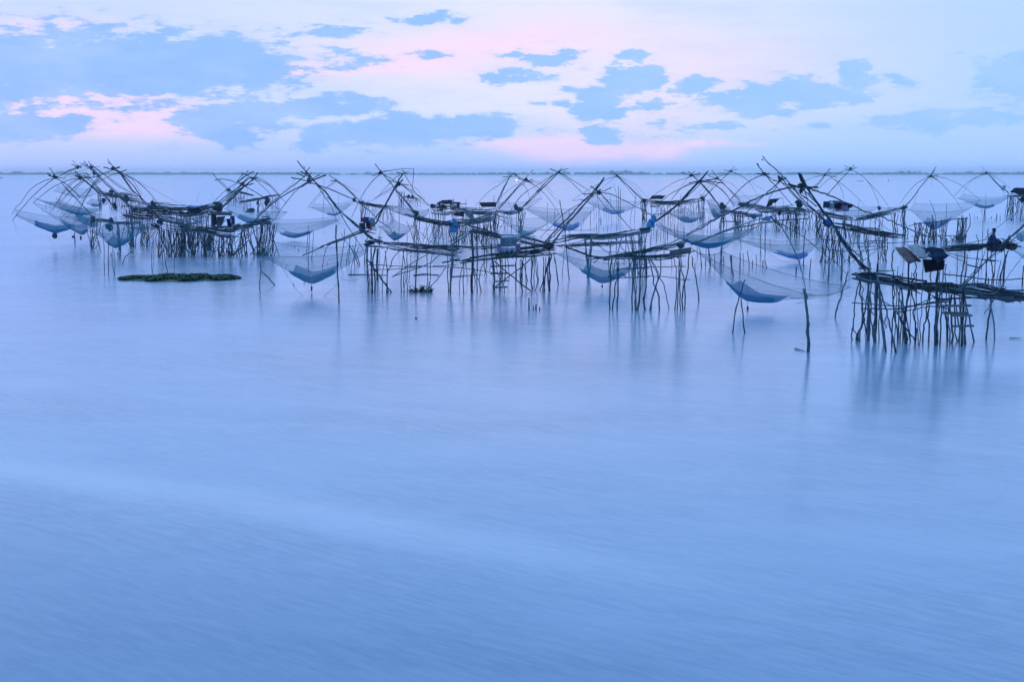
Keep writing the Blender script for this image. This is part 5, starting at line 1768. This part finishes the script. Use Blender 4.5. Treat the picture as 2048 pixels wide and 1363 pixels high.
def boat(label, X, y, lx, lamp=False):
    D = dist(y); c = at(X, y, D); c.z = 0; s_ = lx*D/F0/2; mb = MB(); N = 10
    root = thing('boat', label, 'boat', c)
    for i in range(N+1):
        t_ = -1+2*i/N; wv = .22*s_*(1-t_**4)*.8+.01; zt = .12*s_+.10*s_*t_*t_
        for (yy, zz) in ((-wv, zt), (-wv*.6, -.05*s_), (wv*.6, -.05*s_), (wv, zt), (wv*.8, zt*.8), (-wv*.8, zt*.8)):
            mb.v.append(c+V((t_*s_, yy, zz)))
    for i in range(N):
        for j in range(6): mb.f.append((i*6+j, (i+1)*6+j, (i+1)*6+(j+1) % 6, i*6+(j+1) % 6))
    mb.f.append(tuple(range(6))); mb.f.append(tuple(N*6+j for j in reversed(range(6))))
    mb.build('hull', 'hull_wood', root)
    return root, c, s_
boat('distant low boat at the left frame edge, just under the far shore', -2, 356.5, 14)
boat('distant low boat on open water right of the tall arch of spars', 1720, 362.5, 12)
root, c, s_ = boat('distant boat carrying a glowing lamp, seen through the rear crossed spars', 1033, 362.5, 9)
m, q = mat('lamp_glow'); e_ = q.new('ShaderNodeEmission'); e_.inputs[0].default_value = (1, .72, .55, 1); e_.inputs[1].default_value = 2; q.L.new(e_.outputs[0], q.out.inputs[0])
MB().blob(c+V((0, 0, s_*.45)), s_*.62, s_*.3, s_*.28, 12, 8, .02).build('lamp', 'lamp_glow', root)
MB().tube([c+V((0, 0, 0)), c+V((0, 0, s_*.4))], .05*s_).build('mast', 'hull_wood', root)
mb = MB(); D = dist(363); a = at(1777.5, 363, D); a.z = -.3; b_ = a.copy(); b_.z = 1.6
tag(mb.tube([a, b_], .25).build('channel_marker', 'dark_wood'), 'distant upright marker post on the open water at right', 'post')
# ---------------------------------------------------------------- single stakes standing in the water
ORD = ['first','second','third','fourth','fifth','sixth','seventh','eighth','ninth','tenth','eleventh','twelfth','thirteenth','fourteenth','fifteenth','sixteenth','seventeenth','eighteenth','nineteenth','twentieth']
ORD += ['twenty-'+o_ for o_ in ORD[:9]]+['thirtieth']+['thirty-'+o_ for o_ in ORD[:9]]
def stakes(where, v, lst, r=.03, nm='stake'):
    """x,y at the waterline then upward; r optional"""
    it = sorted(lst, key=lambda s: s[0])
    for i, s in enumerate(it):
        rr = r
        if isinstance(s[-1], str): rr = float(s[-1]); s = s[:-1]
        pp = [px(v, s[j], s[j+1]) for j in range(0, len(s), 2)]; D = dist(pp[0][1])
        P3 = [at(x, y, D) for x, y in pp]; P3[0].z = -.25
        if len(P3) > 2: P3 = catmull(P3, 4)
        ln = P3[-1].z; kind_ = 'short' if ln < .7 else ('tall' if ln > 2 else 'thin')
        hd = pp[-1][0]-pp[0][0]; kind_ += ' leaning' if abs(hd) > .25*abs(pp[0][1]-pp[-1][1]) else ''
        o_ = MB().tube(wiggle(P3, .012), rr, rr*.8).build(nm, 'weathered_bamboo')
        lb = '%s stake, %s from left %s' % (kind_, ORD[i], where) if len(it) > 1 else '%s stake %s' % (kind_, where)
        tag(o_, lb, 'stake', 'single stakes standing in the water')
stakes('crossing under the big front net', 'K', [(470,1055,520,800,570,620,625,450,'.034'),(628,1055,600,850,580,660,'.034')])
stakes('as the nearest thick pole, carrying a spar end', 'K', [(1345,1270,1340,1050,1325,750,1292,550,'.07')])
stakes('lashed to the nearest thick pole', 'K', [(1355,1265,1350,1060,1345,850,'.045')])
stakes('bent alone left of the nearest right platform', 'K', [(1655,875,1665,780,1730,600,1795,355,'.045')])
stakes('bent alone between the crossed stilts and the big front net', 'K', [(112,695,80,520,60,380,35,290,20,185,'.04')])
stakes('in the row behind the big front net', 'K', [(58,335,55,255),(132,315,122,165),(172,330,182,215,'.02'),(225,300,245,190,'.025'),(232,300,210,100,'.045'),(285,310,280,155),(335,310,352,200,'.045'),
   (357,320,362,30,'.05'),(390,290,378,190),(470,300,468,170,'.07'),(500,425,475,330,455,175,'.034'),(568,355,568,145,'.05'),(615,300,602,145,'.024'),(675,335,665,230,648,118,'.034'),
   (712,305,712,232,'.045'),(757,305,752,160,'.024'),(827,312,829,232,'.045'),(883,315,850,232,'.04')])
stakes('under the forked-lever net', 'K', [(1204,385,1206,305,'.06'),(1288,300,1298,0,1318,-120,'.045'),(1354,425,1375,210,'.04'),(1510,430,1540,250,'.022'),(1564,445,1575,260,'.035'),(1580,410,1580,290,'.03')])
stakes('standing before the stilts of the walkway with the blue drum', 'K', [(1716,450,1725,250,1733,95,'.075')])
stakes('above the back edge of the big front net', 'K', [(583,85,575,-20),(800,145,800,-60,'.04'),(810,230,800,20,'.024'),(852,155,855,-180,'.045'),(917,80,905,-20,'.02')])
stakes('in the clump before the front centre platform', 'F', [(720,1363,717,1250,'.055'),(757,1363,757,1325,'.03'),(780,1363,782,1310,'.05'),(815,1363,815,1335,'.045')])
stakes('beside the left corner of the front teal-pocket net', 'D', [(92,1255,90,1150,98,960,'.036')])
stakes('slanting half sunk at left below the front teal-pocket net', 'D', [(252,1183,175,1120,100,1055,'.04')])
stakes('above the middle of the front teal net', 'D', [(512,890,522,760,530,640,'.034'),(525,1025,535,860,542,700,'.03'),(560,940,572,800,577,695,'.03'),(563,965,555,900,'.02')])
stakes('tall and bent at the right side of the front teal-pocket net', 'D', [(812,1345,798,1100,785,800,782,635,'.045')])
stakes('high over the front teal net', 'D', [(405,848,403,825,'.04'),(444,872,438,850,'.04')])
stakes('just around the front teal net', 'D', [(327,1020,328,995),(397,1188,397,1165,'.034'),(493,1168,493,1145,'.03'),(703,990,703,970,'.034'),(603,905,603,890,'.02')])
stakes('around the far deep blue net', 'D', [(660,575,668,420,672,200,'.034'),(803,490,806,350,'.03'),(588,535,590,535.5),(782,540,785,450)])
stakes('right of the rear centre platform', 'G', [(60,540,65,365,'.034'),(128,660,122,420,'.03'),(208,600,190,470,168,340,'.05'),(248,685,248,425,'.04'),(262,590,262,545,'.04')])
stakes('in the field left of the single-awning platform', 'G', [(465,485,448,345),(485,480,470,350),(500,485,490,300),(515,490,500,370,'.05'),(548,485,540,400),(567,485,560,250),(590,485,575,330),
   (612,540,605,400,595,290),(655,480,650,300,625,195,'.04'),(670,485,668,225,'.06'),(685,485,686,250,'.06'),(300,580,300,520),(322,570,320,520),(350,590,352,540,'.05'),(372,540,375,480),
   (430,560,430,430,'.04'),(480,605,480,540,'.04'),(500,610,505,490,'.035'),(520,540,520,495,'.08'),(540,600,540,570),(462,600,462,570),(575,600,578,560),(655,590,650,540),(765,530,780,440,822,320,'.03'),(802,535,808,450,815,300,'.03')])
stakes('in the thicket behind the crossed stilts platform', 'H', [(180,690,182,610),(200,650,205,560),(222,690,225,600,'.04'),(240,660,235,590),(262,680,262,600),(285,660,285,560),(300,700,300,560,'.04'),
   (320,670,318,590,'.05'),(345,600,350,530),(385,660,378,540,'.045'),(408,650,400,560,'.04'),(460,700,460,570,'.04'),(175,770,172,640),(290,790,290,700),(355,910,352,820),(655,620,672,480),(690,625,682,480),(575,830,570,740)])
stakes('under the heavy navy pocket net', 'H', [(610,915,600,800,585,740,'.04'),(640,920,650,750,'.022'),(690,905,670,750,'.045'),(722,880,720,800),(765,910,775,800,785,710,'.045'),(803,895,795,820),(885,1000,868,900,852,815,'.034')])
stakes('below the far upper right net', 'N', [(1250,1190,1258,980,1280,740,'.034'),(1258,840,1240,790,1222,730),(1290,890,1285,740,'.09'),(1298,730,1300,525,'.04')])
stakes('in the low far right row', 'N', [(1125,885,1125,820),(1148,885,1148,870),(1172,885,1172,850,'.05'),(1385,880,1385,860,'.08'),(1438,920,1440,880),(1462,905,1466,815,'.08'),(1517,915,1517,840,'.05'),(1578,890,1578,820),
   (1612,900,1612,830,'.05'),(1688,915,1690,885,'.16'),(1720,925,1722,830,'.05'),(1822,915,1822,820,'.07'),(1862,915,1862,885,'.05')])
stakes('among the leftmost nets', 'A', [(567,730,545,670,'.03'),(597,705,595,605,'.04'),(657,705,645,630,'.04'),(730,585,731,548,'.06'),(803,850,795,800,785,755,'.03'),(972,1145,968,1000,'.07'),(1010,890,1000,860)])
stakes('bent and half drowned right of the four thin leaning poles', 'B', [(318,1108,350,1040,400,990,435,968,'.04')])
stakes('behind the four thin leaning poles', 'B', [(213,1018,213,985,'.05'),(278,1005,280,982,'.05'),(298,1045,305,990,312,950,'.06'),(310,1020,312,1010),(365,915,368,900),(410,915,410,900,'.1')])
stakes('above the blue tarpaulin shelter', 'C', [(215,545,235,480,262,400,'.03'),(440,500,425,440,410,380,'.02'),(415,650,415,640)])
for (x, y) in [(225,535),(420,495)]: pass
stakes('below the right middle walkway', 'M', [(300,500,302,450,'.02'),(372,520,375,400,378,280,'.03')])
tag(MB().tube([at(1240,463+0,dist(470))]+[at(1240,463,dist(470))+V((.1,0,.1))], .03).build('stake','weathered_bamboo'), 'tiny stub of a stake behind the twin walkways', 'stake', 'single stakes standing in the water')
for o_ in bpy.data.objects:
    l_ = o_.get('label')
    if l_ and len(l_.replace('-', ' ').split()) > 16: print('LONG', len(l_.replace('-',' ').split()), l_)
